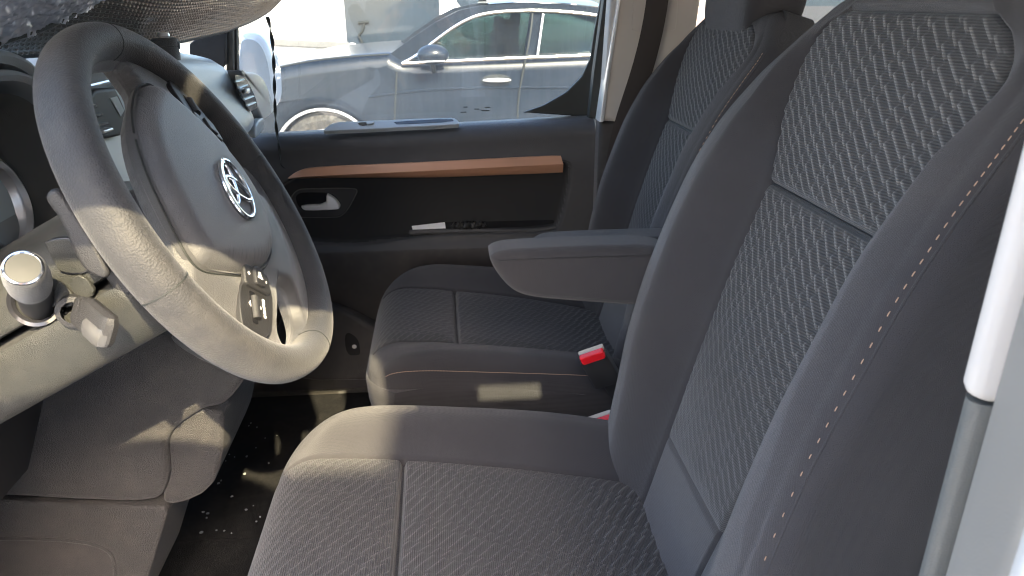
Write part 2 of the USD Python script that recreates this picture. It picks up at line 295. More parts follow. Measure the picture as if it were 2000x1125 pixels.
# far pillar between front and sliding door
pil = thing('far_door_pillar', 'pale upper pillar trim above dark lower trim behind the passenger door', 'pillar', (.45, 1.76, .5))
yp = 1.745
U = lambda l, y: A([(p[0], p[2]) for p in (at(*q, y=y) for q in l)])
up_ = U([(1168, 231), (1216, 234), (1330, 190), (1356, 0)], yp); k = (up_[3]-up_[2]); up_ = np.vstack([up_[:3], up_[3]+k*1.6, U([(1199, -200)], yp)])
part(pil, 'upper_trim', prism(resamp(up_, .012), (0, yp, 0), (1, 0, 0), (0, 0, 1), .045, .010), M['white'])
part(pil, 'vent_panel', prism(chaikin(U([(1234, 55), (1237, 62), (1316, 62), (1322, 50), (1330, -160), (1245, -160)], yp-.0465), 2), (0, yp-.0445, 0), (1, 0, 0), (0, 0, 1), .0025, .001), M['white'])
lw = np.vstack([U([(1164, 234), (1345, 205)], yp+.005), A([(.62, .5), (.375, .5)])])
part(pil, 'lower_trim', prism(resamp(lw, .02), (0, yp+.005, 0), (1, 0, 0), (0, 0, 1), .045, .012), M['door_low'])
part(pil, 'striker_clip', box(at(1174, 418, y=1.70)+A([0, 0, 0]), (.010, .012, .024), .003), M['dark'])
part(pil, 'edge_strip', prism(U([(1163, 232), (1170, 232), (1202, 0), (1232, -215), (1224, -215), (1196, 0)], 1.742), (0, 1.742, 0), (1, 0, 0), (0, 0, 1), .05, .002), M['satin'])
part(pil, 'black_frame', prism(U([(1148, 229), (1162, 231), (1195, 0), (1225, -215), (1207, -215), (1177, 0), (1158, 140)], 1.775), (0, 1.79, 0), (1, 0, 0), (0, 0, 1), .03, .004), M['black_rubber'])
# seat belt of the passenger seat
sb = thing('seat_belt', 'dark brown woven belt hanging down the pale pillar behind the passenger seat', 'seat belt', (.5, 1.68, 1.2))
path = curve([at(1290, -120, y=1.655), at(1284, 0, y=1.655), at(1250, 150, y=1.66), at(1218, 250, y=1.665), at(1192, 400, y=1.67), at(1178, 520, y=1.67), at(1172, 640, y=1.66)], 40)
part(sb, 'webbing', tube(path, .0245, 12, ell=(.05, 1.0), upv=(0, 1, 0)), M['belt'])
part(sb, 'guide', box(path[0]+A([0, .005, .03]), (.07, .02, .05), .008), M['dark'])

# ------------------------------------------------------------------ seats
def ribs(a, b, amp=1.):
    "raised diagonal dashes of the knit, long and short in turn, each row stepped against the next (a to the right, b downwards, metres)"
    V1, V2, DL, DS, J = A([.0431, .0257]), A([.0036, -.0121]), A([.0266, .0211]), A([.0125, .0118]), A([.0020, -.0036])
    iv = np.linalg.inv(np.stack([V1, V2], 1)); m = np.floor(iv[0, 0]*a+iv[0, 1]*b); n = np.round(iv[1, 0]*a+iv[1, 1]*b)
    h, c = np.zeros(np.shape(a)), np.zeros(np.shape(a))
    for dm in (-1, 0, 1):
        for dn in (-2, -1, 0, 1, 2):
            sx, sy = (m+dm)*V1[0]+(n+dn)*V2[0], (m+dm)*V1[1]+(n+dn)*V2[1]
            for off, d in ((A([0, 0]), DL), (DL+J, DS)):
                L = np.hypot(*d); ux, uy = d/L; px_, py_ = a-sx-off[0], b-sy-off[1]
                al = (px_*ux+py_*uy)/L; t = -(px_*uy-py_*ux)
                e = .0016/L; w = sstep(-e, e, al)*(1-sstep(1-e, 1+e, al))
                h = np.maximum(h, w*np.clip(sstep(-.0105, 0, t)**1.6*(1-sstep(0, .0016, t)), 0, 1)); c = np.maximum(c, w*sstep(-.0028, -.0012, t)*(1-sstep(.0001, .0012, t)))
    return amp*.0027*h, c
def seat(name, label, yc, dx, dz, arm_side, headrest, arm_y):
    T = thing(name, label, 'car seat', (.05+dx, yc, .5))
    side = arm_side                                   # +1: inboard edge towards +y
    # ---- cushion
    xr = .37; hw = .262
    us = np.concatenate([np.linspace(-1, -.93, 12)[:-1], np.linspace(-.93, -.56, 30)[:-1], np.linspace(-.56, .56, 215), np.linspace(.56, .93, 30)[1:], np.linspace(.93, 1, 12)[1:]])
    vs = np.concatenate([np.linspace(0, .05, 16)[:-1], np.linspace(.05, .9, 330), np.linspace(.9, 1, 12)[1:]])
    Ug, Vg = np.meshgrid(us, vs); h = hw*Ug
    xf = -.243 + .060*np.clip((np.abs(h)-.14)/.122, 0, 1)**2.2
    x = xf+(xr-xf)*Vg
    zc = interp([-.26, -.2, -.12, -.07, .05, .18, .30, .40], [.917, .921, .918, .912, .894, .868, .838, .82])
    rise = interp([-.26, -.20, -.1, .05, .2, .3, .4], [.004, .012, .028, .036, .044, .046, .046])(x)
    seam = .140
    z = zc(x) + rise*sstep(seam-.01, .215, np.abs(h)) - .010*np.exp(-((np.abs(h))/.09)**2)*sstep(-.2, 0, x)
    d1, d2 = x-xf, hw-np.abs(h); R1, R2 = .070, .040
    q1, q2 = np.clip(1-d1/R1, 0, 1), np.clip(1-d2/R2, 0, 1); q = np.clip(np.sqrt(q1**2*1.0+q2**2), 0, 1)
    z = z - .058*(1-np.sqrt(np.clip(1-q**2.1, 0, 1)))
    centre = (np.abs(h) < seam)
    gx = -.068; gd = np.abs(x-gx)
    z = z - centre*.012*np.exp(-(gd/.0035)**2) - .0045*np.exp(-((np.abs(h)-seam)/.0030)**2)*(Vg > .02) + centre*.004*sstep(.004, .03, gd)*np.minimum(1, sstep(0, .03, seam-np.abs(h)))
    e, rb = ribs(-h, -x, 1.)
    fade = sstep(0, .012, seam-np.abs(h))*sstep(0, .03, d1)*sstep(.003, .01, gd)
    amp = (.75+.45*sstep(-.05, .30, x)); z = z+centre*e*fade*amp*.9
    rbv = np.where(centre, rb*fade*(.10+.45*sstep(.12, .32, x)), 0)
    z = z + .0025*(meshkit.fbm(np.dstack([x*9, h*9+yc, x*0]), 3)-.5)
    P = np.dstack([x+dx, yc+h, z+dz])
    v, f = grid(P); f = f[:, ::-1]
    fh = h.ravel()[f].mean(1); fx = x.ravel()[f].mean(1)
    for nm, mk, mt in (('cushion_front', (np.abs(fh) < seam) & (fx < gx), 'pat_cush'), ('cushion_centre', (np.abs(fh) < seam) & (fx >= gx), 'pat_cush'), ('cushion_bolster', fh <= -seam, 'fabric'), ('cushion_bolster', fh >= seam, 'fabric')):
        sm, ix = submesh(v, f, mk); part(T, nm, sm, M[mt], smooth=True, rib=rbv.ravel()[ix] if mt == 'pat_cush' else None)
    # skirt below the rim of the cushion
    rim = np.vstack([P[:, 0][::-1], P[0, 1:], P[1:, -1]]); n = len(rim); cx = A([.06+dx, yc])
    S = []
    for t, o in ((0, 0), (.012, .002), (.05, .004), (.078, .002), (.084, -.001), (.090, .001), (.120, -.006), (.135, -.022)):
        d = rim[:, :2]-cx; d /= np.linalg.norm(d, axis=1)[:, None]; S.append(np.c_[rim[:, :2]+d*o, rim[:, 2]*(1-min(1, t/.05))+min(1, t/.05)*(.858+dz)-max(0, t-.05)])
    part(T, 'skirt', (lambda m: (m[0], m[1][:, ::-1]))(grid(A(S))), M['fabric'], smooth=50)
    part(T, 'seat_base', box((.08+dx, yc, .635+dz), (.50, .42, .27), .03), M['dark'])
    # stitch line round the inboard edge
    for sd in ((-1,) if headrest else ()):
        line = curve([(-.205+dx, yc+sd*.222, .884+dz), (-.19+dx, yc+sd*.243, .906+dz), (-.14+dx, yc+sd*.2585, .918+dz), (-.06+dx, yc+sd*.2625, .915+dz), (.1+dx, yc+sd*.2635, .902+dz), (.30+dx, yc+sd*.2635, .879+dz)], 80)
        part(T, 'stitching', stitches(line, .0052, .0042, .0006, lift=A([0, sd*.0006, .0004])), M['thread'])
    gi = np.abs(x[:, 130]-gx).argmin(); gl = P[gi][np.abs(hw*us) < seam-.002]
    part(T, 'cushion_seam', tube(gl[::6]+A([0, 0, .0030]), .0018, 6), M['dark'])
    # ---- backrest: sections at constant height, h sideways, forward offset o
    zs = np.concatenate([np.linspace(.80, .955, 40)[:-1], np.linspace(.955, 1.49, 330)[:-1], np.linspace(1.49, 1.522, 14)])
    px = interp([.78, .963, 1.134, 1.295, 1.382, 1.44, 1.49, 1.53], [.240, .291, .342, .395, .424, .442, .458, .474])
    hs = interp([.80, .95, 1.05, 1.20, 1.29, 1.335, 1.38, 1.42, 1.45, 1.475, 1.49, 1.53], [.092, .098, .106, .116, .121, .142, .164, .168, .162, .142, .115, .09])
    fb = interp([.80, .95, 1.04, 1.15, 1.25, 1.33, 1.40, 1.45, 1.49, 1.53], [.030, .046, .058, .064, .062, .052, .030, .008, -.004, -.010])
    hwf = interp([.80, .92, 1.04, 1.2, 1.33, 1.40, 1.45, 1.49, 1.515, 1.53], [.238, .250, .257, .257, .251, .240, .222, .190, .155, .12])
    un = np.concatenate([np.linspace(0, 1, 150), 1+np.linspace(0, 1, 34)[1:], 2+np.linspace(0, 1, 26)[1:], 3+np.linspace(0, 1, 14)[1:], 4+np.linspace(0, 1, 8)[1:]])
    half = []
    for z0 in zs:
        s_, b_, w_ = float(hs(z0)), float(fb(z0)), float(hwf(z0))
        cr = max(w_-.062, s_+.02); top = sstep(1.49, 1.53, z0); th = .150-.030*sstep(1.2, 1.53, z0)
        f0 = b_*0
        hh, oo = [], []
        H = np.concatenate([s_*np.linspace(0, 1, 150), np.zeros(len(un)-150)]); O = np.zeros(len(un))
        t = np.linspace(0, 1, 34)[1:]; H[150:183] = s_+(cr-s_)*t; O[150:183] = b_*sstep(0, 1, t)**.85
        t = np.linspace(0, 1, 26)[1:]; R = .030
        plat = max(w_-cr-R, .002)
        for i, tt in enumerate(t):
            if tt < .45: H[183+i] = cr+plat*tt/.45; O[183+i] = b_-.004*(tt/.45)**2
            else:
                an = (tt-.45)/.55*math.pi/2; H[183+i] = cr+plat+R*math.sin(an); O[183+i] = b_-.004-R*(1-math.cos(an))
        t = np.linspace(0, 1, 14)[1:]; H[208:221] = w_+.004*np.sin(t*math.pi); O[208:221] = (b_-.004-R)*(1-t)+(-th+.03)*t
        t = np.linspace(0, 1, 8)[1:]; H[221:228] = w_*(1-t); O[221:228] = -th+.03-.03*np.sin(t*math.pi/2)
        O = O - (.030*top**2)*(O > -.03)
        half.append((H, O))
    H = A([a for a, _ in half]); O = A([b for _, b in half])
    Hf = np.hstack([-H[:, :0:-1], H]); Of = np.hstack([O[:, :0:-1], O]); Z = np.repeat(zs[:, None], Hf.shape[1], 1)
    HS = hs(Z); zw = 1.293
    idx = np.abs(np.arange(Hf.shape[1])-227)
    cen = np.repeat((idx <= 149)[None], len(zs), 0) & (Z < 1.4895) & (Z > .953)
    dse = HS-np.abs(Hf); gw = np.abs(Z-zw)
    e, rb = ribs(-Hf, -Z*1.04, 1.)
    fade = sstep(0, .010, dse)*sstep(.003, .012, gw)*sstep(0, .010, 1.489-Z)*sstep(0, .02, Z-.955)*cen
    lowf = .35+.65*sstep(1.0, 1.16, Z)
    Of = Of + e*fade*lowf
    bulge = .010*(1-(np.clip(np.abs(Hf)/HS, 0, 1))**2)*np.where(Z > zw, np.sin(np.clip((Z-zw)/(1.49-zw), 0, 1)*math.pi)**.7, np.sin(np.clip((Z-.955)/(zw-.955), 0, 1)*math.pi)**.7)
    inn = (idx <= 149)[None]
    Of = Of + inn*bulge
    Of = Of - .0055*np.exp(-((np.abs(Hf)-HS)/.0032)**2)*(Z < 1.489)*(np.abs(Of) < .09) - inn*.006*np.exp(-(gw/.0028)**2) - inn*.004*np.exp(-((Z-1.489)/.003)**2) - inn*.0015*np.exp(-((Z-.954)/.003)**2)
    Of = Of + .003*(meshkit.fbm(np.dstack([Hf*8+yc, Z*8, Z*0]), 3)-.5)
    rbv = rb*fade*(.16+.50*sstep(1.02, 1.30, Z))
    P = np.dstack([px(Z)-Of*.955+dx, yc+Hf, Z+Of*.27+dz])
    v, f = grid(P, closed_v=True); f = f[:, ::-1]
    # close the top
    nT = P.shape[1]; last = np.arange(nT)+(len(zs)-1)*nT; ctop = P[-1].mean(0)+A([0, 0, .012]); v = np.vstack([v, ctop]); f = np.vstack([f, np.c_[last, np.roll(last, -1), np.full(nT, len(v)-1)]])
    col = np.append(np.tile(idx, len(zs)), 999); zz = np.append(Z.ravel(), 1.6); hf = np.append(Hf.ravel(), 0)
    fc = col[f].max(1); fz = zz[f].mean(1); fh = hf[f].mean(1); flank = (fc > 149)
    panel = ~flank
    regs = (('backrest_upper_panel', panel & (fz > zw) & (fz < 1.489), 'pat_back'), ('backrest_centre', panel & (fz <= zw) & (fz > .954), 'pat_back'), ('backrest_lower_panel', panel & (fz <= .954), 'fabric'),
            ('backrest_bolster', flank & (fh <= 0) & (fz < 1.489) & (fc <= 208), 'fabric'), ('backrest_bolster', flank & (fh > 0) & (fz < 1.489) & (fc <= 208), 'fabric'), ('backrest_shell', (flank & (fc > 208)) | ((fz >= 1.489) & (fc < 1000)), 'fabric'))
    rv = np.append(rbv.ravel(), 0)
    for nm, mk, mt in regs:
        sm, ix = submesh(v, f, mk); part(T, nm, sm, M[mt], smooth=True, rib=rv[ix] if mt == 'pat_back' else None)
    wi = np.abs(zs-zw).argmin(); wl = P[wi][idx <= 147]; part(T, 'backrest_seam', tube(wl[::6]+A([-.0025, 0, 0]), .0018, 6), M['dark'])
    for sd in (-1,):
        c0 = 227+sd*(183+15)
        ln = [P[i, c0] for i in range(20, len(zs)-30, 12)]; ln = curve(ln, 160)
        part(T, 'stitching', stitches(ln, .0046, .0043, .00052, lift=A([-.0008, sd*.0007, .0001])), M['thread'])
        part(T, 'seam_fold', tube(ln+A([.0036, sd*.0036, 0]), .0014, 6), M['fabric'])
    # ---- armrest on the inboard side
    o2 = U([(955, 505), (962, 497), (985, 489), (1060, 485), (1160, 481), (1300, 478), (1345, 520), (1330, 600), (1240, 598), (1100, 588), (1030, 581), (998, 567), (970, 535)], .975)
    o2 = resamp(chaikin(o2, 2), .006)
    ay = arm_y
    part(T, 'armrest', prism(o2+A([dx*1.0, dz]) if headrest else o2, (0, ay+.062, 0), (1, 0, 0), (0, 0, 1), .062, .011, 5, True), M['fabric'], smooth=50)
    if not headrest:
        seamz = curve([at(975, 510, y=ay-.0002), at(1000, 508, y=ay-.0002), at(1060, 505, y=ay-.0002), at(1160, 502, y=ay-.0002), at(1285, 497, y=ay-.0002)], 60)
        part(T, 'armrest_seam', tube(seamz, .0008, 5), M['dark'])
    # ---- buckle
    return T
drv = seat('driver_seat', 'near seat behind the steering wheel, dark grey cloth with copper stitching along its bolster', .72, 0., 0., 1, False, .972)
psg = seat('passenger_seat', 'far seat against the passenger door, dark grey cloth with a headrest', 1.42, .085, -.032, -1, True, 1.105)
# headrest of the far seat
def headrest(T, c, w, dpt, hgt):
    nb, nl = 40, 25
    V = []
    for i, lat in enumerate(np.linspace(-math.pi/2, math.pi/2, nl)):
        for lon in np.linspace(0, 2*math.pi, nb, endpoint=False):
            s = lambda a, e: math.copysign(abs(a)**e, a)
            cl = s(math.cos(lat), .55)
            V.append((dpt*cl*s(math.cos(lon), .38), w*cl*s(math.sin(lon), .32), hgt*s(math.sin(lat), .75)))
    P = A(V).reshape(nl, nb, 3); P[..., 0] += -.10*P[..., 2]*-1; P += A(c)
    v, f = grid(P, closed_v=True); fx = (v[f].mean(1)-A(c)); nn = np.cross(v[f[:, 1]]-v[f[:, 0]], v[f[:, 2]]-v[f[:, 0]])
    sidem = np.abs(fx[:, 1]) > w*.80
    for nm, mk in (('headrest', ~sidem), ('headrest_side', sidem & (fx[:, 1] < 0)), ('headrest_side', sidem & (fx[:, 1] > 0))):
        sm, _ = submesh(v, f, mk); part(T, nm, sm, M['fabric'], smooth=True)
    for sd in (-1, 1): part(T, 'headrest_post', tube([A(c)+A([.02, sd*.07, -.5*hgt]), A(c)+A([0.0, sd*.07, -1.45*hgt])], .006, 10), M['satin'])
headrest(psg, (.590, 1.42, 1.512), .125, .058, .095)
def buckle(T, c, R, wd=.050):
    L = lambda s, o, b: (lambda m: (m[0]@A(R).T+A(c), m[1]))(box(o, s, b))
    hb = part(T, 'buckle', [L((wd, .024, .082), (0, 0, -.044), .005)], M['dark'])
    part(hb if False else T, 'buckle_rim', L((wd*.90, .008, .010), (0, .0055, .0005), .002), M['white'])
    part(T, 'buckle_button', L((wd*.86, .0125, .018), (0, -.006, -.002), .003), M['red'])
    part(T, 'buckle_stalk', L((.03, .012, .16), (.002, .004, -.16), .004), M['dark'])
def rot(ay=0, ax=0, az=0):
    ay, ax, az = map(math.radians, (ay, ax, az)); Ry = A([[math.cos(ay), 0, math.sin(ay)], [0, 1, 0], [-math.sin(ay), 0, math.cos(ay)]]); Rx = A([[1, 0, 0], [0, math.cos(ax), -math.sin(ax)], [0, math.sin(ax), math.cos(ax)]]); Rz = A([[math.cos(az), -math.sin(az), 0], [math.sin(az), math.cos(az), 0], [0, 0, 1]])
    return Rz@Ry@Rx
buckle(psg, at(1156, 690, y=1.10), rot(-24, 24, -12))
buckle(drv, at(1170, 820, y=1.00), rot(-26, 22, -14))

# ------------------------------------------------------------------ passenger door
door = thing('passenger_door', 'closed far front door, dark trim with a copper strip, silver handle and dusty window', 'car door', (-.1, 1.80, .6))
yd = 1.80
def zsill(x): return 1.197+(x+.451)*.040
xs = np.linspace(-.80, .372, 260); zz_ = np.concatenate([np.linspace(0, .05, 26), np.linspace(.05, .30, 110)[1:], np.linspace(.30, .72, 60)[1:]])
Xg, Sg = np.meshgrid(xs, zz_); Zg = zsill(Xg)-Sg
ins_px = [(548, 362), (562, 350), (600, 330), (800, 318), (1095, 305), (1110, 312), (1108, 345), (1098, 395), (1086, 438), (1060, 444), (960, 447), (850, 450), (760, 461), (690, 468), (610, 466), (575, 456), (535, 430), (520, 400)]
ins = Polygon(chaikin(U(ins_px, yd), 1)); pts = shapely.points(Xg.ravel(), Zg.ravel())
dist = np.where(shapely.contains(ins, pts), shapely.distance(ins.exterior, pts), -shapely.distance(ins.exterior, pts)).reshape(Xg.shape)
D = .046*np.sqrt(np.clip(1-(1-np.clip(Sg/.040, 0, 1))**2, 0, 1))-.004 + .006*sstep(.05, .10, Sg)
low = U([(500, 490), (1120, 470)], yd); zl = low[:, 1].mean()
D = D + .016*sstep(.0, .03, zl+.035-Zg)*np.exp(-np.clip((zl-.02-Zg)/.20, 0, 9)**2*1.2) - .05*sstep(.30, .62, Sg)
D = D - .026*sstep(-.001, .008, dist)
v, f = grid(np.dstack([Xg, yd-D, Zg])); f = f[:, ::-1]
D0 = lambda x, z: yd-float(D[np.abs(zz_-(zsill(x)-z)).argmin(), np.abs(xs-x).argmin()])
fd = dist.ravel()[f].mean(1); fz_ = v[f][..., 2].mean(1)
for nm, mk, mt in (('upper_pad', (fd < .0035) & (fz_ > zl+.01), 'door'), ('lower_panel', (fd < .0035) & (fz_ <= zl+.01), 'door_low'), ('fabric_insert', fd >= .0035, 'insert')):
    part(door, nm, submesh(v, f, mk)[0], M[mt], smooth=True)
part(door, 'sill_ledge', grid(A([[(x, y, zsill(x)-.0005-(.004 if y > 1.84 else 0)) for y in (1.803, 1.835, 1.850)] for x in np.linspace(-.8, .372, 30)])), M['door'], smooth=True)
# copper strip: two facets meeting in a ridge
sx = np.linspace(0, 1, 60); t_, r_, b_ = (resamp(chaikin(l, 2, False), np.linalg.norm(A(l[-1])-A(l[0]))/61.5, False)[:60] for l in ([at(563, 347, y=1.749), at(580, 334, y=1.749), at(612, 326, y=1.749), at(800, 318.5, y=1.749), at(1000, 308, y=1.749), at(1098, 303.5, y=1.749), at(1108, 308, y=1.749), at(1109, 316, y=1.741)],
    [at(562, 348.5, y=1.737), at(600, 344.5, y=1.737), at(700, 340, y=1.737), at(850, 333, y=1.737), at(1000, 325, y=1.737), at(1104, 320, y=1.737), at(1109, 320, y=1.737)],
    [at(563, 349.5, y=1.756), at(600, 348, y=1.756), at(700, 347, y=1.756), at(850, 347, y=1.756), at(1000, 341, y=1.756), at(1102, 337, y=1.756), at(1108, 335, y=1.756)]))
bk = A([0, .03, 0])
part(door, 'copper_strip', grid(np.stack([t_+bk, t_+A([0, .002, 0]), t_, .92*t_+.08*r_, .06*t_+.94*r_, r_, .06*b_+.94*r_, b_, b_+bk], 1)), M['copper'], smooth=25)
# inside handle
hx, hz = at(630, 395, y=1.775)[[0, 2]]; yh = D0(hx, hz)
bz = chaikin(U([(563, 408), (570, 382), (582, 369), (600, 367), (692, 366), (699, 370), (696, 378), (680, 408), (668, 420), (655, 423), (585, 423), (570, 421)], 1.782), 2)
hb = part(door, 'handle_bezel', prism(resamp(bz, .004), (0, yh+.008, 0), (1, 0, 0), (0, 0, 1), .013, .003), M['dark'])
rm = resamp(bz, .004); part(hb, 'bezel_lip', tube(np.c_[rm[:, 0], np.full(len(rm), yh-.0035), rm[:, 1]].tolist()+[(rm[0, 0], yh-.0035, rm[0, 1])], .0014, 6), M['lower_trim'])
cup = chaikin(U([(577, 385), (584, 376), (600, 374), (650, 375), (664, 392), (666, 404), (655, 410), (600, 411), (585, 405)], 1.779), 2)
part(hb, 'handle_cup', prism(cup, (0, yh-.0045, 0), (1, 0, 0), (0, 0, 1), .0015, .0007), M['gloss'])
lev = chaikin(U([(588, 399.5), (638, 398.5), (638.5, 378), (642, 378), (655, 386), (664, 397), (665, 404), (660, 408), (600, 410), (592, 407)], 1.770), 1)
part(door, 'handle_lever', prism(resamp(lev, .002), (0, yh-.003, 0), (1, 0, 0), (0, 0, 1), .016, .004, 4), M['handle_metal'])
# switch tray on the sill
def onsill(px, py, lift=.0): return at(px, py, y=1.79)
tr_px = [(629, 254), (652, 238), (700, 236.5), (880, 229), (892, 232), (898, 241), (890, 243), (640, 255.5)]
q0 = A([at(a, b, y=1.775) for a, b in [(629, 254), (890, 242)]]); 
ex = (q0[1]-q0[0])/np.linalg.norm(q0[1]-q0[0]); ey = A([0, .93, .36]); ey -= ex*(ey@ex); ey /= np.linalg.norm(ey); ez = np.cross(ex, ey)
def onplane(px, py, o=q0[0]+ez*.004):
    d = at(px, py, y=1.)-CAM; t = ((o-CAM)@ez)/(d@ez); r = CAM+d*t-o; return (r@ex, r@ey)
OP = q0[0]+ez*.004
poly = lambda l: A([onplane(*p) for p in l])
tr = part(door, 'switch_tray', prism(chaikin(poly(tr_px), 1), OP-ez*.010, ex, ey, .010, .002), M['dash_smooth'])
part(tr, 'tray_pocket', prism(chaikin(poly([(768, 238), (882, 231.5), (888, 238), (776, 243.5), (772, 241)]), 1), OP, ex, ey, .0006), M['gloss'])
part(tr, 'switch_recess', prism(chaikin(poly([(697, 240), (718, 238.5), (720, 244.5), (705, 246.5)]), 1), OP, ex, ey, .0006), M['gloss'])
part(tr, 'window_switch', prism(chaikin(poly([(716, 241.5), (731, 240), (731, 242), (725, 244.6), (717, 244.5)]), 1), OP, ex, ey, .004, .001), M['dash_smooth'])
# pocket lip, window, frit corner, door frame
pk = U([(800, 449.5), (870, 447), (1000, 446), (1062, 443), (1084, 438)], 1.772)
part(door, 'pocket_lip', tube(curve(np.c_[pk[:, 0], np.full(5, 1.764), pk[:, 1]-.004], 40), .006, 8), M['door'])
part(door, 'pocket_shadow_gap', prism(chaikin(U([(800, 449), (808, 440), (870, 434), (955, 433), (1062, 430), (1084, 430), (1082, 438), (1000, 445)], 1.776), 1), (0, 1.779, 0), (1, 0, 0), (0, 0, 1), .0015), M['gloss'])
part(door, 'window_glass', grid(A([[(x, 1.846+.0*z, z) for z in np.linspace(1.17, 1.74, 8)] for x in np.linspace(-.62, .40, 12)])), pane('door_glass', .012, .052, (.40, .45, .48)), smooth=True)
fr = np.vstack([U([(1022, 219), (1062, 205), (1105, 180), (1135, 150), (1152, 115), (1160, 60), (1172, 0), (1200, -215), (1225, -215), (1170, 229)], 1.838)])
part(door, 'corner_trim', prism(resamp(fr, .01), (0, 1.842, 0), (1, 0, 0), (0, 0, 1), .012, .003), M['black_rubber'])
part(door, 'quarter_panel', prism(U([(372, 86), (388, 72), (443, 52), (443, 122), (430, 140), (372, 130)], 1.80), (0, 1.81, 0), (1, 0, 0), (0, 0, 1), .02, .004), M['dark'])
part(door, 'mirror_frame_strip', prism(U([(444, 40), (458, 36), (459, 160), (443, 150)], 1.82), (0, 1.83, 0), (1, 0, 0), (0, 0, 1), .02, .004), M['lower_trim'])
part(door, 'mirror_frame_edge', prism(U([(459, 36), (464, 34), (466, 175), (460, 172)], 1.83), (0, 1.84, 0), (1, 0, 0), (0, 0, 1), .02, .002), M['black_rubber'])
# wing mirror outside the glass
mo = chaikin(U([(463, 70), (480, 62), (505, 68), (522, 90), (533, 130), (538, 180), (535, 205), (520, 225), (495, 235), (466, 238)], 2.03), 2)
part(door, 'mirror_housing', prism(resamp(mo, .006), (0, 2.12, 0), (1, 0, 0), (0, 0, 1), .09, .03, 4), M['wmirror'], smooth=60)
part(door, 'mirror_glass', prism(resamp(chaikin(U([(466, 84), (484, 74), (503, 80), (517, 98), (527, 135), (531, 180), (528, 200), (515, 216), (495, 224), (468, 226)], 2.028), 2), .006), (0, 2.0295, 0), (1, 0, 0), (0, 0, 1), .004, .001), M['wmirror'])
part(door, 'maker_mark', [prism(rrect(w, .0022, .0006), (*at(a, b, y=1.8455)[[0]], 1.8455, at(a, b, y=1.8455)[2]), (1, 0, 0), (0, 0, 1), .0004) for a, b, w in ((909, 209, .010), (905, 219, .014), (931, 213, .012), (948, 216, .020), (952, 210, .014))], M['black_rubber'])
# lower step, kick panel
solo('door_sill', prism(A([(0, .50), (.02, .50), (.05, .525), (.06, .56), (.12, .57), (.12, .42), (0, .42)])[:, ::1], (-1.0, 1.775, 0), (0, 1, 0), (0, 0, 1), 1.6, .0), M['sill'], kind='structure')
kick = thing('kick_panel', 'dark plastic panel at the foot of the far door, curved top edge and small recess', 'trim panel', (-.4, 1.75, .5))
kp = U([(560, 745), (520, 700), (560, 590), (640, 592), (690, 615), (728, 640), (760, 646), (800, 648), (800, 742)], 1.735)
part(kick, 'panel', prism(resamp(chaikin(kp, 1), .01), (0, 1.775, 0), (1, 0, 0), (0, 0, 1), .045, .012, 4), M['door_low'])
part(kick, 'recess', prism(chaikin(U([(672, 645), (700, 660), (704, 690), (700, 694), (676, 694)], 1.729), 2), (0, 1.7305, 0), (1, 0, 0), (0, 0, 1), .0015), M['gloss'])
part(kick, 'screw', lathe([(0, .0035), (.003, .003), (.0055, .0015), (.006, 0)], at(692, 677, y=1.7285), (0, -1, 0), 16), M['satin'])
# things in the door pocket
pp = prism(U([(804, 441.5), (869, 434), (870.5, 446), (806, 448.5)], 1.767), (0, 1.768, 0), (1, 0, 0), (0, 0, 1), .0012)
solo('paper_sheet', pp, M['paper'], 'white folded paper sticking up from the far door pocket', 'paper')
bgp = at(915, 440, y=1.77); n_ = 40
bag = A([[(bgp[0]+.045*u, 1.770-.010*math.cos(w)*(1-u*u)**.4-.004*math.sin(17*u+3*w), bgp[2]-.001+.010*math.sin(w)*(1-u*u)**.4+.0025*math.sin(29*u)) for w in np.linspace(0, 2*math.pi, 14, endpoint=False)] for u in np.linspace(-1, 1, n_)])
solo('crumpled_bag', grid(bag, closed_v=True), M['bin'], 'crumpled glossy black bag beside the white paper in the door pocket', 'bag', smooth=True)

# ------------------------------------------------------------------ steering wheel (turned to the left by an eighth of a turn)
WC, WA, WT = A([-.2273, .7195, 1.3105]), .493, math.radians(45)
WN = A([math.cos(WA), 0, math.sin(WA)]); W1 = A([0, 1., 0]); W2 = np.cross(WN, W1)
WP = math.cos(WT)*W1+math.sin(WT)*W2; WQ = -math.sin(WT)*W1+math.cos(WT)*W2
wh = thing('steering_wheel', 'grey four-spoke steering wheel turned to the left, chrome oval emblem on its hub', 'steering wheel', WC)
RR = .1725
t = np.linspace(0, 2*math.pi, 220, endpoint=False); s = np.linspace(0, 2*math.pi, 40, endpoint=False)
def rimpt(a, b, g=0.):
    "section a little flattened towards the driver, with a soft parting ridge"
    c, sn = np.cos(b), np.sin(b); r1, r2 = .0172+g, .0205+g
    return WC+(RR+r1*np.sign(c)*abs(c)**.9)*(math.cos(a)*WP+math.sin(a)*WQ)+(r2*np.sign(sn)*abs(sn)**.9+.000)*WN
part(wh, 'rim', grid(A([[rimpt(a, b) for b in s] for a in t]), closed_u=True, closed_v=True), M['wheel'], smooth=True)
for dg in (38, 142, 222, 318):
    a = math.radians(dg); lp = A([rimpt(a, b, -.0004) for b in np.linspace(0, 2*math.pi, 49)]); part(wh, 'rim_seam', tube(lp, .0009, 6, caps=False), M['black_rubber'])
arc = lambda r, a0, a1, n: [(r*math.cos(x), r*math.sin(x)) for x in np.radians(np.linspace(a0, a1, n))]
mir = lambda l: [(-x, y) for x, y in l[::-1]]
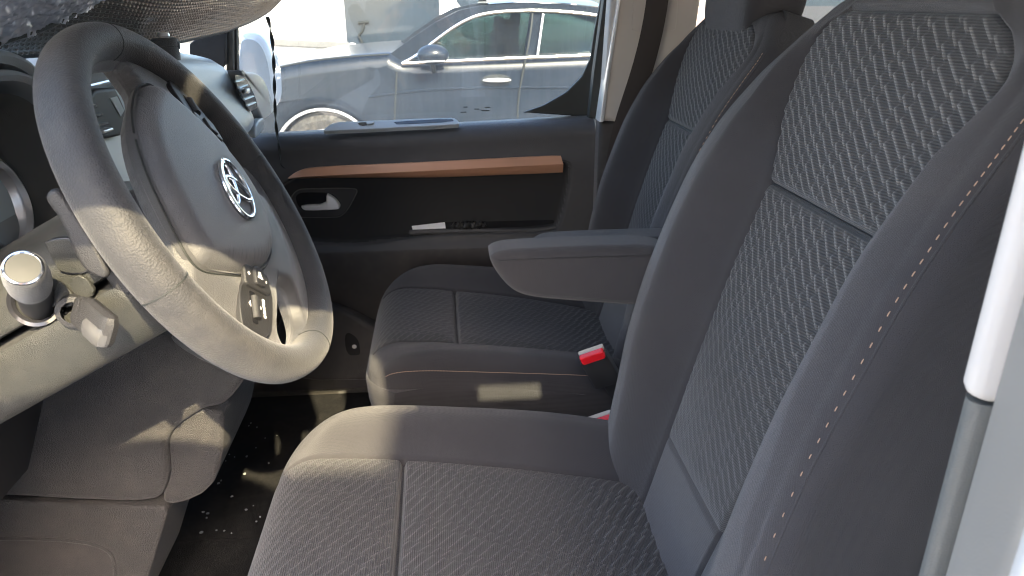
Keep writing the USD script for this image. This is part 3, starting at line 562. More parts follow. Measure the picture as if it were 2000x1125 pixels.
up_open = Polygon(chaikin(arc(.151, 36, 144, 16)+mir([(.128, .083), (.112, .078), (.085, .082), (.062, .093), (.035, .106), (0, .110)])[:-1][::-1][::-1][0:0]+[(-.128, .082), (-.112, .077), (-.085, .082), (-.062, .092), (-.035, .103), (0, .107), (.035, .103), (.062, .092), (.085, .082), (.112, .077), (.128, .082)], 1))
lo_hole = Polygon(chaikin([(-.069, -.066), (-.062, -.085), (-.066, -.106), (-.086, -.116), (-.110, -.107), (-.136, -.080), (-.146, -.062), (-.134, -.052), (-.11, -.052)], 2))
lo_hole2 = Polygon([(-x, y) for x, y in lo_hole.exterior.coords])
disc = Polygon(arc(.165, 0, 360, 121)[:-1]).difference(up_open).difference(lo_hole).difference(lo_hole2)
def slab(shape, thick, top, edge, step=.0045):
    "flat shape refined and warped so its face follows top(p, q) and its edges round off"
    rings = [A(shape.exterior.coords)[:-1]]+[A(i.coords)[:-1] for i in shape.interiors]
    m = m3.CrossSection(rings, m3.FillRule.EvenOdd).extrude(thick).refine_to_length(step)
    me = m.to_mesh(); v, f = A(me.vert_properties[:, :3], float), A(me.tri_verts, int)
    bd = shape.boundary; d = shapely.distance(bd, shapely.points(v[:, 0], v[:, 1]))
    rd = edge*(1-np.sqrt(np.clip(1-(1-np.clip(d/edge, 0, 1))**2, 0, 1)))
    w = v[:, 2]/thick; tp = top(v[:, 0], v[:, 1]); hi, lo = tp-rd, tp-thick+rd
    z = lo+(hi-lo)*w
    return WC+v[:, :1]*WP+v[:, 1:2]*WQ+z[:, None]*WN, f
def spoke_top(p, q):
    r = np.hypot(p, q); return .014-.014*sstep(.105, .158, r)+.004*(1-sstep(.05, .1, r)) + .004*np.exp(-((r-.165)/.02)**2)
part(wh, 'spoke_frame', slab(disc, .026, spoke_top, .011), M['hub'], smooth=50)
half = [(0, .113), (.035, .109), (.069, .096), (.095, .081), (.108, .067), (.105, .045), (.097, .018), (.084, -.012), (.068, -.036), (.046, -.055), (.024, -.064), (0, -.066)]
cover = Polygon(chaikin(half+mir(half)[1:-1], 2))
cov_top = lambda p, q: .032-.55*(p**2+q**2)-.002*np.exp(-(((p/.036)**2+((q-.005)/.025)**2))**2)
part(wh, 'airbag_cover', slab(cover, .030, cov_top, .020, .004), M['hub'], smooth=50)
gapl = A(cover.buffer(.0012).exterior.coords)[::3]
part(wh, 'cover_gap', tube([WC+x*WP+y*WQ+WN*(float(spoke_top(x, y))-.0002) for x, y in gapl], .0010, 6, caps=False), M['black_rubber'])
# emblem
ec = WC+WQ*.004+WN*.0315
emb = part(wh, 'emblem', lathe([(0, .0), (.99, 0), (1., -.1), (1., -1)], (0, 0, 0), (0, 0, 1), 48), M['hub']) if False else None
def ell(cx, cy, rx, ry, r, lift=.0, a0=0, a1=360, n=64):
    return tube([ec+WP*(cx+rx*math.cos(x))+WQ*(cy+ry*math.sin(x))+WN*lift for x in np.radians(np.linspace(a0, a1, n))], r, 10, caps=a1-a0 < 360)
disk_ = prism(A([(.0345*math.cos(x), .0235*math.sin(x)) for x in np.linspace(0, 2*math.pi, 60, endpoint=False)]), ec-WN*.004, WP, WQ, .0042, .001)
emb = part(wh, 'emblem', disk_, M['hub'])
part(emb, 'emblem_ring', ell(0, 0, .0335, .0225, .0024, .0016), M['chrome'])
part(emb, 'emblem_oval', ell(0, .0115, .0250, .0085, .0021, .002), M['chrome'])
part(emb, 'emblem_oval', ell(0, -.001, .0098, .0200, .0021, .0024), M['chrome'])
# switch pads on the left and right spokes
padp = [(-.100, .020), (-.150, .024), (-.158, .010), (-.152, -.014), (-.140, -.026), (-.105, -.034), (-.088, -.030), (-.080, -.022)]
sp = lambda p, q, d: WC+WP*p+WQ*q+WN*(float(spoke_top(A(p), A(q)))+d)
def padframe(sg):
    c = sp(-.12*sg, -.004, .0); e = sp(-.150*sg, -.004, 0)-sp(-.090*sg, -.004, 0); ex_ = e/np.linalg.norm(e)*-sg; ez_ = WN-ex_*(WN@ex_); ez_ /= np.linalg.norm(ez_); return c, ex_, np.cross(ez_, ex_), ez_
for sg, nm in ((1, 'l'), (-1, 'r')):
    c, ex_, ey_, ez_ = padframe(sg); q_ = lambda l: A([((p+.12)*sg, q+.004) for p, q in l])
    pd = part(wh, 'switch_pad', prism(chaikin(q_(padp), 2), c-ez_*.004, ex_, ey_, .006, .0012), M['dark'])
    K = lambda p, q, w, h, z0, hh, b=.001: prism(rrect(w, h, min(w, h)*.25)+A([(p+.12)*sg, q+.004]), c+ez_*z0, ex_, ey_, hh, b)
    part(pd, 'rocker_switch', K(-.095, -.005, .022, .040, .001, .0045, .002), M['dark']); part(pd, 'rocker_button', K(-.093, -.005, .019, .015, .005, .0035, .0012), M['dark'])
    part(pd, 'thumb_wheel', tube([c+ex_*(-.125+.12)*sg+ey_*(.011-.001)+ez_*.0022+ey_*(-.006*1)+ex_*sg*x for x in np.linspace(-.011, .011, 7)], .0048, 14), M['dark'])
    part(pd, 'switch_slot', K(-.125, .002, .032, .009, .0021, .0003, 0), M['gloss'])
    if sg == 1:
        def txt(s_, p, q, h, bold=True):
            m_ = meshkit.text_mesh(s_, h, .0003, bold); v_ = A(m_.vertices); v_[:, 0] -= v_[:, 0].mean()
            zz = .0024 if p < -.11 else (.0058 if abs(q+.005) > .007 else .0087)
            return c+((v_[:, :1]+p+.12))*ex_+(v_[:, 1:2]+q+.004)*ey_+(v_[:, 2:3]+zz)*ez_, A(m_.faces)
        part(pd, 'printed_text', txt('CONFIG', -.122, -.0165, .0036), M['print'])
        part(pd, 'plus_sign', txt('+', -.094, .0075, .005), M['print']); part(pd, 'minus_sign', txt('-', -.094, -.020, .005), M['print'])
        part(pd, 'mute_mark', [prism(A([(-.096+.12, -.004), (-.0925+.12, -.0015), (-.0895+.12, -.0015), (-.0895+.12, .002), (-.0925+.12, .002), (-.096+.12, .0045)]), c+ez_*.0087, ex_, ey_, .0003)], M['print'])
        part(pd, 'arrow_up', prism(A([(-.1195+.12, .0105), (-.1225+.12, .0135), (-.1255+.12, .0105)]), c+ez_*.0024, ex_, ey_, .0003), M['print'])
        part(pd, 'arrow_down', prism(A([(-.1195+.12, -.0035), (-.1225+.12, -.0065), (-.1255+.12, -.0035)]), c+ez_*.0024, ex_, ey_, .0003), M['print'])
# ------------------------------------------------------------------ steering column with stalk, key and paddle
cS, cU = -WN, W2                                      # along the column away from the driver; up across it
col = thing('steering_column', 'dusty grey plastic shroud behind the steering wheel with paddle and switch recess', 'steering column', WC+cS*.2)
def shroud(name, pts, s0, s1, bev):
    q = resamp(chaikin(pts, 2), .004); part(col, name, (lambda m: m)(prism(q, WC+cS*s1, W1, cU, s1-s0, bev, 4)), M['shroud'], smooth=40)
shroud('lower_shroud', [(-.094, -.006), (-.100, -.018), (-.094, -.050), (-.082, -.068), (-.060, -.074), (.06, -.074), (.082, -.06), (.095, -.02), (.092, -.006)], .062, .40, .014)
shroud('upper_shroud', [(-.094, -.0042), (-.0955, .010), (-.090, .035), (-.078, .054), (-.05, .064), (.05, .064), (.08, .05), (.092, .02), (.09, -.0042)], .070, .40, .014)
part(col, 'column_tube', tube([WC, WC+cS*.12], .05, 24), M['dark'])
fy = .6235
fx_, fz__ = A([1., 0, 0]), A([0, 0, 1.])
def facepoly(l, y=fy): return U(l, y)
rec = resamp(chaikin(facepoly([(87, 473), (98, 467), (122, 462), (150, 466), (178, 505), (178, 534), (120, 533), (108, 512)]), 1), .003)
part(col, 'recess_rim', prism(rec, (0, fy+.002, 0), fx_, fz__, .004, .001), M['gloss'])
part(col, 'recess_plate', prism(rec*.93+rec.mean(0)*.07, (0, fy-.001, 0), fx_, fz__, .002, .0006), M['shroud'])
part(col, 'blank_plate', prism(chaikin(facepoly([(112, 553), (124, 551), (152, 582), (140, 600), (112, 598), (106, 575)]), 1), (0, fy+.002, 0), fx_, fz__, .004, .001), M['shroud'])
part(col, 'blank_plate', prism(chaikin(facepoly([(130, 545), (164, 533), (192, 574), (156, 586)]), 1), (0, fy+.002, 0), fx_, fz__, .004, .001), M['shroud'])
pad = resamp(chaikin(U([(90, 386), (96, 371), (110, 368), (124, 379), (150, 418), (185, 472), (214, 526), (215, 537), (205, 544), (190, 538), (168, 528), (150, 500), (118, 425), (100, 403)], .600), 1), .003)
part(col, 'paddle', prism(pad, (0, .606, 0), fx_, fz__, .009, .0035, 3, True), M['dark'])
pad2 = resamp(chaikin(U([(150, 420), (172, 435), (250, 553), (259, 568), (255, 577), (240, 574), (216, 556), (185, 500)], .625), 1), .003)
part(col, 'paddle_arm', prism(pad2, (0, .630, 0), fx_, fz__, .008, .003, 3, True), M['dark'])
st0, st1 = at(72, 588, y=fy+.004), at(45, 523, y=.560); ax_ = (st1-st0)/np.linalg.norm(st1-st0); Ls = np.linalg.norm(st1-st0)
stk = thing('light_stalk', 'round black stalk end with a chrome ring, on the left of the steering column', 'control stalk', st0)
part(stk, 'collar', lathe([(.0165, .002), (.0185, .005), (.0215, .006), (.0225, .002), (.0225, -.004)], st0, ax_*.35+A([0, -1., 0]), 40, (1, 0, 0)), M['gloss'])
part(stk, 'shaft', lathe([(.0140, -.02), (.0132, Ls*.45), (.0132, Ls*.55)], st0, ax_, 40, (1, 0, 0)), M['dark'])
part(stk, 'knob', lathe([(.0132, Ls*.40), (.0150, Ls*.46), (.0156, Ls*.52), (.0158, Ls*.54), (.0163, Ls*.56), (.0167, Ls*.75), (.0157, Ls*.93), (.0141, Ls*.985)], st0, ax_, 48, (1, 0, 0)), M['dash'])
part(stk, 'chrome_ring', lathe([(.0141, Ls*.985), (.0136, Ls*1.003), (.0124, Ls*1.008), (.0117, Ls*1.0)], st0, ax_, 48, (1, 0, 0)), M['chrome'])
part(stk, 'end_cap', lathe([(.0117, Ls*1.0), (.008, Ls*1.004), (.0, Ls*1.006)], st0, ax_, 48, (1, 0, 0)), M['knob_cap'])
k0, k1 = at(150, 598, y=.612), at(224, 662, y=.566); kd = (k1-k0)/np.linalg.norm(k1-k0); ku = np.cross(kd, [0, -1., 0.15]); ku /= np.linalg.norm(ku); kw = np.cross(kd, ku)
Kx = np.stack([kd, kw, ku], 1)
key = thing('car_key', 'worn black flip key in the ignition below the chrome-ringed stalk', 'key', k0)
KB = lambda o, s_, b: (lambda m: (m[0]@Kx.T+k0+kd*o[0]+kw*o[1]+ku*o[2], m[1]))(box((0, 0, 0), s_, b))
part(key, 'ignition_lock', lathe([(.013, 0), (.0145, .004), (.0145, .012), (.010, .013)], at(150, 600, y=fy+.003), (.2, -1, 0), 28, (1, 0, 0)), M['dark'])
part(key, 'fob', KB((.036, 0, -.001), (.050, .016, .030), .0078), M['dark']); part(key, 'fob_cap', KB((.043, -.0015, .004), (.034, .0165, .019), .0070), M['key_grey'])
part(key, 'blade_hub', KB((.012, 0, .001), (.022, .013, .026), .006), M['dark'])
part(key, 'fob_button', lathe([(.0075, .0), (.0075, .0015), (.0068, .0022), (0, .0022)], k0+kd*.030-ku*.004+kw*.0075, kw, 24, kd), M['dark'])
# ------------------------------------------------------------------ dashboard
dsh = thing('dashboard', 'grey plastic dashboard with round-cornered air vents and radio', 'dashboard', (-.5, 1.2, 1.2))
ys = np.linspace(.30, 1.675, 180); ztop = interp([.3, .50, .62, .88, 1.0, 1.2, 1.4, 1.52, 1.62, 1.70], [1.36, 1.375, 1.385, 1.398, 1.415, 1.428, 1.416, 1.402, 1.386, 1.366])
def dprof(y):
    zt = float(ztop(y)); b = -.008*sstep(1.60, 1.68, y)
    k_ = sstep(.86, .96, y)                     # behind the wheel the face lies further back
    o = -.05*(1-k_)
    pr = [(-.95, zt-.10), (-.70, zt-.02), (-.56, zt-.002), (-.49, zt), (-.462+o*.5, zt-.004), (-.444+o, zt-.016), (-.434+o, zt-.034), (-.424+o, zt-.07), (-.405+o, 1.272), (-.400+o, 1.254), (-.404+o, 1.240), (-.425+o, 1.222), (-.47+o, 1.20), (-.53, 1.18), (-.545, 1.10), (-.55, 1.0), (-.60, .88), (-.75, .80), (-.95, .78)]
    return [(x+b, y, z) for x, z in pr]
dv, df = grid(A([dprof(y) for y in ys])); df = df[:, ::-1]; dz_ = dv[df][..., 2].mean(1)
part(dsh, 'dash_body', submesh(dv, df, dz_ > 1.205)[0], M['dash_smooth'], smooth=28); part(dsh, 'lower_dash', submesh(dv, df, dz_ <= 1.205)[0], M['dark'], smooth=28)
X = lambda l, x: A([(p[1], p[2]) for p in (at(*q, x=x) for q in l)])
def yplate(name, l, x, h, bev, m_, parent=dsh, ch=1, step=.004):
    q = X(l, x); q = resamp(chaikin(q, ch), step) if ch else q
    return part(parent, name, prism(q, (x, 0, 0), (0, 1, 0), (0, 0, 1), h, bev, 3), M[m_])
# far vent
vx = -.418
pf = yplate('vent_frame', [(440, 136), (452, 140), (478, 143), (492, 156), (505, 188), (512, 212), (510, 221), (489, 236), (484, 226)], vx-.02, .030, .006, 'dash_smooth')
yplate('vent_cavity', [(452, 145), (475, 149), (483, 158), (498, 190), (502, 205), (500, 212), (487, 219), (484, 214)], vx+.0095, .0012, 0, 'gloss', pf)
for a, b in (((459, 160), (476, 155)), ((466, 172), (482, 166)), ((476, 195), (494, 188)), ((482, 207), (498, 200))):
    p0, p1 = at(*a, x=vx+.013), at(*b, x=vx+.013); part(pf, 'vent_slat', tube([p0, .5*(p0+p1), p1], .0032, 8, ell=(.5, 1.)), M['screen_frame'])
part(pf, 'vent_tab', box(at(482, 178, x=vx+.016), (.010, .022, .010), .003), M['satin'])
yplate('end_block', [(487, 237), (504, 228), (503, 250), (488, 270), (484, 268)], vx-.004, .016, .004, 'dash_smooth')
# radio, silver line and central vent
lin = [at(120, 181.5, x=-.424), at(165, 170.3, x=-.424), at(245, 150.2, x=-.424), at(330, 129, x=-.424)]
part(dsh, 'silver_line', tube(lin, .0028, 8), M['satin'])
yplate('centre_fascia', [(192, 170), (340, 134), (360, 240), (235, 240), (212, 205)], -.430, .014, .003, 'screen_frame')
yplate('radio_screen', [(209, 190), (350, 160), (360, 230), (233, 236)], -.4155, .004, .001, 'screen', ch=0)
yplate('radio_key', [(213, 192), (226, 188), (240, 216), (233, 228)], -.4110, .002, .0006, 'screen_frame', ch=0)
vf = yplate('centre_vent', [(140, 177), (188, 171), (196, 173), (228, 245), (222, 262), (160, 275), (130, 240)], -.430, .020, .004, 'dark')
for k_ in range(4):
    u = k_/3.; p0 = at(150+u*34, 196+u*50, x=-.409); p1 = at(172+u*32, 191+u*50, x=-.409); part(vf, 'vent_slat', tube([p0, .5*(p0+p1), p1], .0050, 8, ell=(.5, 1.)), M['gloss'])
yplate('vent_slider', [(186, 255), (204, 249), (207, 254), (189, 261)], -.408, .010, .002, 'satin', vf, 0)
# instrument hood and binnacle
hc = A([0, .715, 1.300])
def arch(w, h, n=48, e=.62, a0=-28, a1=208):
    return [(w*math.copysign(abs(math.cos(x))**e, math.cos(x)), h*(math.copysign(abs(math.sin(x))**e, math.sin(x)) if math.sin(x) > 0 else .9*math.sin(x))) for x in np.radians(np.linspace(a0, a1, n))]
def hood(name, w, h, x0, x1, th, m_, zc=0., n=48, **k):
    o_, i_ = arch(w, h, n, **k), arch(w-th, h-th, n, **k); P = []
    for pr, x in ((o_, x0), (o_, x1-.006), ([(a*.985, b*.985) for a, b in o_], x1), ([(a*.5+c*.5, b*.5+d*.5) for (a, b), (c, d) in zip(o_, i_)], x1+.003), (i_, x1-.002), (i_, x0)):
        P.append([(x, hc[1]+a, hc[2]+zc+b) for a, b in pr])
    part(dsh, name, grid(A(P)), M[m_], smooth=40)
hood('instrument_hood', .150, .158, -.66, -.412, .013, 'dash_smooth')
hood('inner_hood', .138, .139, -.62, -.404, .010, 'dash_smooth')
def ringwall(name, r, m_, parent=dsh):
    P = [[(x, hc[1]+.715*0+a*s_, hc[2]-.004+b*s_) for a, b in arch(.130, .122, 72, e=.7, a0=0, a1=360)] for x, s_ in r]
    return part(parent, name, grid(A(P), closed_v=True), M[m_], smooth=40)
ringwall('binnacle_wall', [(-.415, 1.0), (-.421, .985), (-.438, .93), (-.441, .90), (-.468, .84)], 'lower_trim')
ringwall('binnacle_face', [(-.4675, .845), (-.468, .01)], 'dark')
ga = A([-.452, .768, at(20, 385, x=-.452)[2]])
gg = part(dsh, 'gauge', lathe([(0, 0), (.046, 0)], ga+A([-.012, 0, 0]), (1, 0, .2), 40), M['screen'])
part(gg, 'gauge_ring', lathe([(.046, -.012), (.052, -.004), (.051, .004), (.047, .006), (.045, .0)], ga, (1, 0, .2), 56), M['satin'])
hm = at(325, 104, y=1.20)
mt_ = thing('dash_mount', 'round black two-part mount standing on the dashboard under the foil shade', 'mount', hm)
part(mt_, 'mount_base', lathe([(.019, -.01), (.019, .008), (.018, .0095), (.018, .010)], hm, (0, 0, 1), 36, (1, 0, 0)), M['dash']); part(mt_, 'mount_cap', lathe([(.018, .0102), (.019, .011), (.019, .020), (.016, .022), (.008, .022)], hm, (0, 0, 1), 36, (1, 0, 0)), M['dash'])
part(mt_, 'mount_ball', lathe([(.007, .021), (.009, .025), (.008, .029), (0, .031)], hm, (0, 0, 1), 24, (1, 0, 0)), M['satin'])
part(mt_, 'mount_latch', box(hm+A([.0185, .003, .011]), (.004, .007, .011), .0015), M['dash'])
# ------------------------------------------------------------------ console beside the driver's feet
con = thing('centre_console', 'brown-grey lower dashboard side with a rounded rear end and a storage pocket below', 'console', (-.5, 1.0, .6))
cu = U([(-160, 830), (-60, 690), (120, 560), (300, 640), (350, 668), (410, 695), (460, 722), (478, 734), (474, 748), (455, 774), (432, 796), (400, 800), (380, 812), (340, 838), (322, 870), (330, 920), (320, 965), (300, 983), (200, 983), (0, 972), (-150, 968)], .93)
part(con, 'upper_side', prism(resamp(chaikin(cu, 1), .006), (0, 1.16, 0), (1, 0, 0), (0, 0, 1), .23, .012, 4), M['console'], smooth=40)
cl_ = U([(320, 800), (436, 797), (437, 840), (432, 905), (410, 960), (345, 990), (310, 980)], .945)
part(con, 'rear_panel', prism(resamp(chaikin(cl_, 1), .006), (0, 1.15, 0), (1, 0, 0), (0, 0, 1), .205, .008, 4), M['console'], smooth=40)
cp = U([(-150, 973), (0, 977), (200, 988), (290, 989), (330, 990), (322, 1020), (285, 1140), (250, 1260), (-150, 1260)], .934)
part(con, 'lower_side', prism(resamp(chaikin(cp, 1), .006), (0, 1.16, 0), (1, 0, 0), (0, 0, 1), .226, .006, 3), M['console'], smooth=40)
pkt = resamp(chaikin(U([(-150, 1055), (40, 1054), (150, 1058), (205, 1072), (224, 1095), (222, 1200), (-150, 1200)], .931), 2), .006)
part(con, 'pocket_rim', tube(np.c_[pkt[:, 0], np.full(len(pkt), .9335), pkt[:, 1]].tolist()+[[pkt[0, 0], .9335, pkt[0, 1]]], .003, 8), M['console'])
part(con, 'pocket', prism(pkt, (0, .9335, 0), (1, 0, 0), (0, 0, 1), .0012), M['door_low'])
part(con, 'shelf_edge', prism(resamp(chaikin(U([(330, 655), (352, 655), (420, 690), (470, 716), (480, 730), (470, 734), (400, 708), (345, 676)], .926), 1), .004), (0, 1.12, 0), (1, 0, 0), (0, 0, 1), .196, .005, 3), M['dash'])
# driver's footwell: firewall, pedals hidden in the dark
solo('firewall', grid(A([[(x, y, z) for y in (.30, 1.80)] for x, z in ((-.62, .50), (-.80, .60), (-.92, .85), (-.95, 1.30))])), M['mat'], kind='structure')
fm = thing('floor_mat', 'black floor mat beside the console in front of the near seat', 'mat', (-.4, 1.2, .52))
mp = at(350, 1030, z=.52), at(520, 1036, z=.52)
part(fm, 'front_mat', prism(rrect(.56, .56, .05)+A([-.46, 1.48]), (0, 0, .506), (1, 0, 0), (0, 1, 0), .008, .003), M['mat'])
part(fm, 'rear_mat', prism(rrect(1.0, .36, .04)+A([-.12, 1.02]), (0, 0, .506), (1, 0, 0), (0, 1, 0), .010, .004), M['mat'])
# pale crumbs on the mat
spots = [(490, 827, 4), (502, 835, 3), (486, 832, 3), (518, 856, 2), (448, 888, 3), (458, 893, 2), (482, 892, 4), (525, 905, 3), (441, 901, 2), (478, 926, 5), (432, 939, 3), (427, 944, 5), (453, 970, 4), (397, 1000, 5), (406, 1003, 5), (404, 1012, 3), (481, 996, 5), (508, 1010, 3), (501, 1019, 3), (394, 1040, 6), (423, 1036, 3), (438, 1037, 3), (495, 988, 2), (452, 1042, 2), (541, 851, 2), (500, 875, 2)]
for i, (a, b, r) in enumerate(spots):
    p = at(a, b, z=.518); rr = r*.00062; n = 7
    rad = rr*(.7+.6*rng.random(n)); an = np.sort(rng.random(n)*.5+np.arange(n)*2*math.pi/n)
    solo('pale_crumb', prism(np.c_[rad*np.cos(an), rad*np.sin(an)], p, (1, 0, 0), (0, 1, 0), .0012+.001*rng.random(), .0004, 1), M['glass_bit'], 'small pale translucent flake lying on the black floor mat', 'crumb', group='pale flakes on the floor mat')
# ------------------------------------------------------------------ foil sun shade behind the windscreen
shd = thing('sun_shade', 'crinkled silver foil shade folded down behind the windscreen, dark bound edge', 'sun shade', (-.45, 1.2, 1.5))
def sheet(name, hem, m_, rise, relief, seed, amp, th=.004):
    hp = resamp(curve(hem, 120), .0022, False); nn_ = A([-.65, 0, .76]); up__ = A([.76, 0, .65])
    d = np.concatenate([np.linspace(0, .20, 110), np.linspace(.20, rise, 12)[1:]])
    ul = np.concatenate([[0], np.cumsum(np.linalg.norm(np.diff(hp, axis=0), axis=1))])
    P = hp[None]+up__*d[:, None, None]; q = P*A([5, 5, 5])
    fold = (meshkit.fbm(q, 3, seed)-.5)*amp + np.abs(meshkit.noise(P*A([9, 5, 9]), seed+5)-.5)*amp*.7
    fold = fold*np.minimum(1, .3+d/.05)[:, None]
    Q = P+nn_*(fold-relief(np.broadcast_to(ul, fold.shape), np.broadcast_to(d[:, None], fold.shape), P))[..., None]
    part(shd, name, grid(Q), M[m_], smooth=True); part(shd, 'back_lining', grid((P+nn_*(fold+th)[..., None])[::4, ::8]), M['dark'], smooth=True)
    part(shd, 'bound_edge', tube((P+nn_*fold[..., None])[0][::8], .0046, 8), M['black_rubber'])
def pillows(u, d, P):
    r = np.floor(d/.0072); uu, vv = np.mod(u/.0112+.5*np.mod(r, 2), 1), d/.0072-r
    return .0034*(np.sin(math.pi*uu)*np.sin(math.pi*vv))**.55*(.75+.5*meshkit.noise(P*60, 4))
def crinkle(u, d, P):
    a = 1-np.abs(2*meshkit.noise(P*A([95, 95, 95]), 21)-1); b = 1-np.abs(2*meshkit.noise(P*A([210, 210, 210]), 22)-1)
    return .0046*a**2+.0022*b**2
sheet('honeycomb_panel', [at(-120, 150, x=-.49), at(-40, 122, x=-.49), at(30, 108, x=-.49), at(150, 103, x=-.48), at(250, 102, x=-.47), at(342, 83, x=-.46), at(400, 70, x=-.455), at(470, 50, x=-.45), at(520, 24, x=-.44), at(555, -12, x=-.43)], 'foil_dots', .27, pillows, 3, .014)
sheet('foil_panel', [at(-260, 190, x=-.43), at(-120, 130, x=-.42), at(0, 83, x=-.415), at(85, 54, x=-.41), at(170, 12, x=-.405), at(260, -40, x=-.40), at(400, -120, x=-.39)], 'foil', .22, crinkle, 9, .016)
# twisted elastic strap
sp_ = curve([at(522, 32, y=1.69), at(531, 75, y=1.69), at(535, 130, y=1.69), at(537, 200, y=1.69), at(541, 260, y=1.69), at(547, 305, y=1.69), at(550, 322, y=1.69), at(557, 329, y=1.69)], 160)
P = []
for i, p in enumerate(sp_):
    a = i/159.*math.pi*7; w = .0042*(1-.3*(i/159.)); d = A([math.cos(a), math.sin(a), 0])*w; e = A([-math.sin(a), math.cos(a), 0])*.0007
    P.append([p+d+e, p-d+e, p-d-e, p+d-e])
part(shd, 'twisted_strap', grid(A(P), closed_v=True), M['black_rubber'], smooth=30)
# windscreen and far pillar
wsc = thing('windscreen', 'sloping front window behind the foil shade with dark far pillar', 'windscreen', (-.6, 1.1, 1.3))
part(wsc, 'pane', grid(A([[(-.98+.85*t_, y, 1.24+.56*t_) for y in np.linspace(.30, 1.82, 6)] for t_ in np.linspace(0, 1, 6)])), pane('screen_glass', .03, .05, (.8, .86, .84)))
part(wsc, 'pillar', tube([A([-1.0, 1.82, 1.24]), A([-.55, 1.81, 1.53]), A([-.12, 1.80, 1.80])], .035, 12), M['door_low'])
part(wsc, 'near_pillar', tube([A([-1.0, .30, 1.24]), A([-.55, .30, 1.53]), A([-.12, .30, 1.80])], .035, 12), M['door_low'])
# ------------------------------------------------------------------ outside: dark saloon, white van and white car
SY = 5.7
S = lambda l, y=SY: U(l, y)
sed = thing('parked_saloon', 'dusty dark blue-grey saloon with chrome window line, parked just beyond the far window', 'car', (.3, 6.5, 0))
body_px = [(462, 215), (472, 165), (505, 142), (535, 131), (600, 118), (700, 107), (762, 103), (785, 118), (1000, 111), (1170, 104), (1330, 100), (1480, 110), (1510, 150), (1500, 330), (1420, 352)]
b = S(body_px); zb = .22
b = np.vstack([b[:-1], [[b[-1][0], .30]], [[b[-1][0]-.25, zb]], [[b[0][0]+.3, zb]]])
wcx = at(632, 262, y=SY)[0]
wells = [Point(wcx, .345).buffer(.375, 32), Point(wcx+2.85, .345).buffer(.375, 32)]
sidep = Polygon(b).buffer(-.03).buffer(.03)
for w in wells: sidep = sidep.difference(w)
sq = resamp(A(sidep.exterior.coords)[:-1], .03)
part(sed, 'body', prism(sq, (0, 7.45, 0), (1, 0, 0), (0, 0, 1), 1.75, .10, 6), M['car'], smooth=50)
part(sed, 'body_core', prism(resamp(A(Polygon(b).buffer(-.12).exterior.coords)[:-1], .06), (0, 7.3, 0), (1, 0, 0), (0, 0, 1), 1.4), M['black_rubber'])
def band(l, w, y, h, bev, name, m_, parent=sed):
    q = A(LineString(S(l)).buffer(w, cap_style='flat').exterior.coords)[:-1]; return part(parent, name, prism(resamp(q, .03), (0, y+h, 0), (1, 0, 0), (0, 0, 1), h, bev, 2), M[m_])
# greenhouse: roof arc, pillars with openings, chrome line, panes
outer = [(762, 106), (800, 78), (850, 44), (895, 21), (940, 11), (1010, 6), (1100, 7), (1180, 15), (1290, 40), (1400, 78), (1450, 104), (1170, 110), (790, 124)]
front = [(800, 120), (840, 92), (880, 62), (930, 36), (985, 27), (1038, 25), (1026, 110)]
rear = [(1062, 27), (1110, 29), (1180, 38), (1250, 60), (1310, 90), (1320, 100), (1055, 108)]
yo = 5.76
for y_, nm in ((yo, 'side_frame'), (7.30, 'side_frame')):
    sh = Polygon(S(outer)).difference(Polygon(S(front))).difference(Polygon(S(rear)))
    rings = [A(sh.exterior.coords)[:-1]]+[A(i.coords)[:-1] for i in sh.interiors]
    m_ = m3.CrossSection(rings, m3.FillRule.EvenOdd).extrude(.05).to_mesh(); v, f = A(m_.vert_properties[:, :3], float), A(m_.tri_verts, int)
    part(sed, nm, (np.c_[v[:, 0], y_+.05-v[:, 2], v[:, 1]], f), M['car'])
for y_ in (yo+.025, 7.325):
    part(sed, 'window', prism(S(front), (0, y_, 0), (1, 0, 0), (0, 0, 1), .004), pane('car_glass', .008, .012, (.40, .48, .48)) if y_ < 6 else '/World/Looks/car_glass')
    part(sed, 'window', prism(S(rear), (0, y_, 0), (1, 0, 0), (0, 0, 1), .004), '/World/Looks/car_glass')
rl = resamp(S([(762, 104), (800, 76), (850, 42), (895, 19), (940, 9), (1010, 4), (1100, 5), (1180, 13), (1290, 38), (1400, 76), (1450, 102)]), .05, closed=False)
part(sed, 'roof', [grid(A([[(x, y_, z+.05*math.sin(math.pi*(y_-5.76)/1.59)) for y_ in np.linspace(5.76, 7.35, 14)] for x, z in rl[int(len(rl)*.30):int(len(rl)*.62)]]))], M['car'], smooth=True)
for nm, l in (('chrome_line', [(785, 124), (800, 117), (840, 88), (880, 58), (930, 32), (985, 23), (1050, 21), (1110, 24), (1180, 33), (1250, 56), (1312, 90)]), ('chrome_line', [(785, 124), (1000, 113.5), (1170, 107), (1315, 99)])):
    p = S(l); part(sed, nm, tube(curve(np.c_[p[:, 0], np.full(len(p), 5.745 if len(l) > 5 else 5.70), p[:, 1]], 50) if len(l) > 5 else np.c_[p[:, 0], np.full(len(p), 5.695), p[:, 1]], .013, 8), M['carchrome'])
part(sed, 'pillar_trim', tube([at(1061, 27, y=5.74), at(1050, 108, y=5.70)], .009, 6), M['satin'])
part(sed, 'shut_line', tube(curve([at(1040, 26, y=5.735), at(1028, 108, y=5.695), at(1016, 170, y=5.693), at(1014, 260, y=5.693)], 30), .008, 6), M['black_rubber'])
part(sed, 'shut_line', tube(curve([at(775, 140, y=5.693), at(773, 180, y=5.693), at(770, 260, y=5.693)], 30), .007, 6), M['black_rubber'])
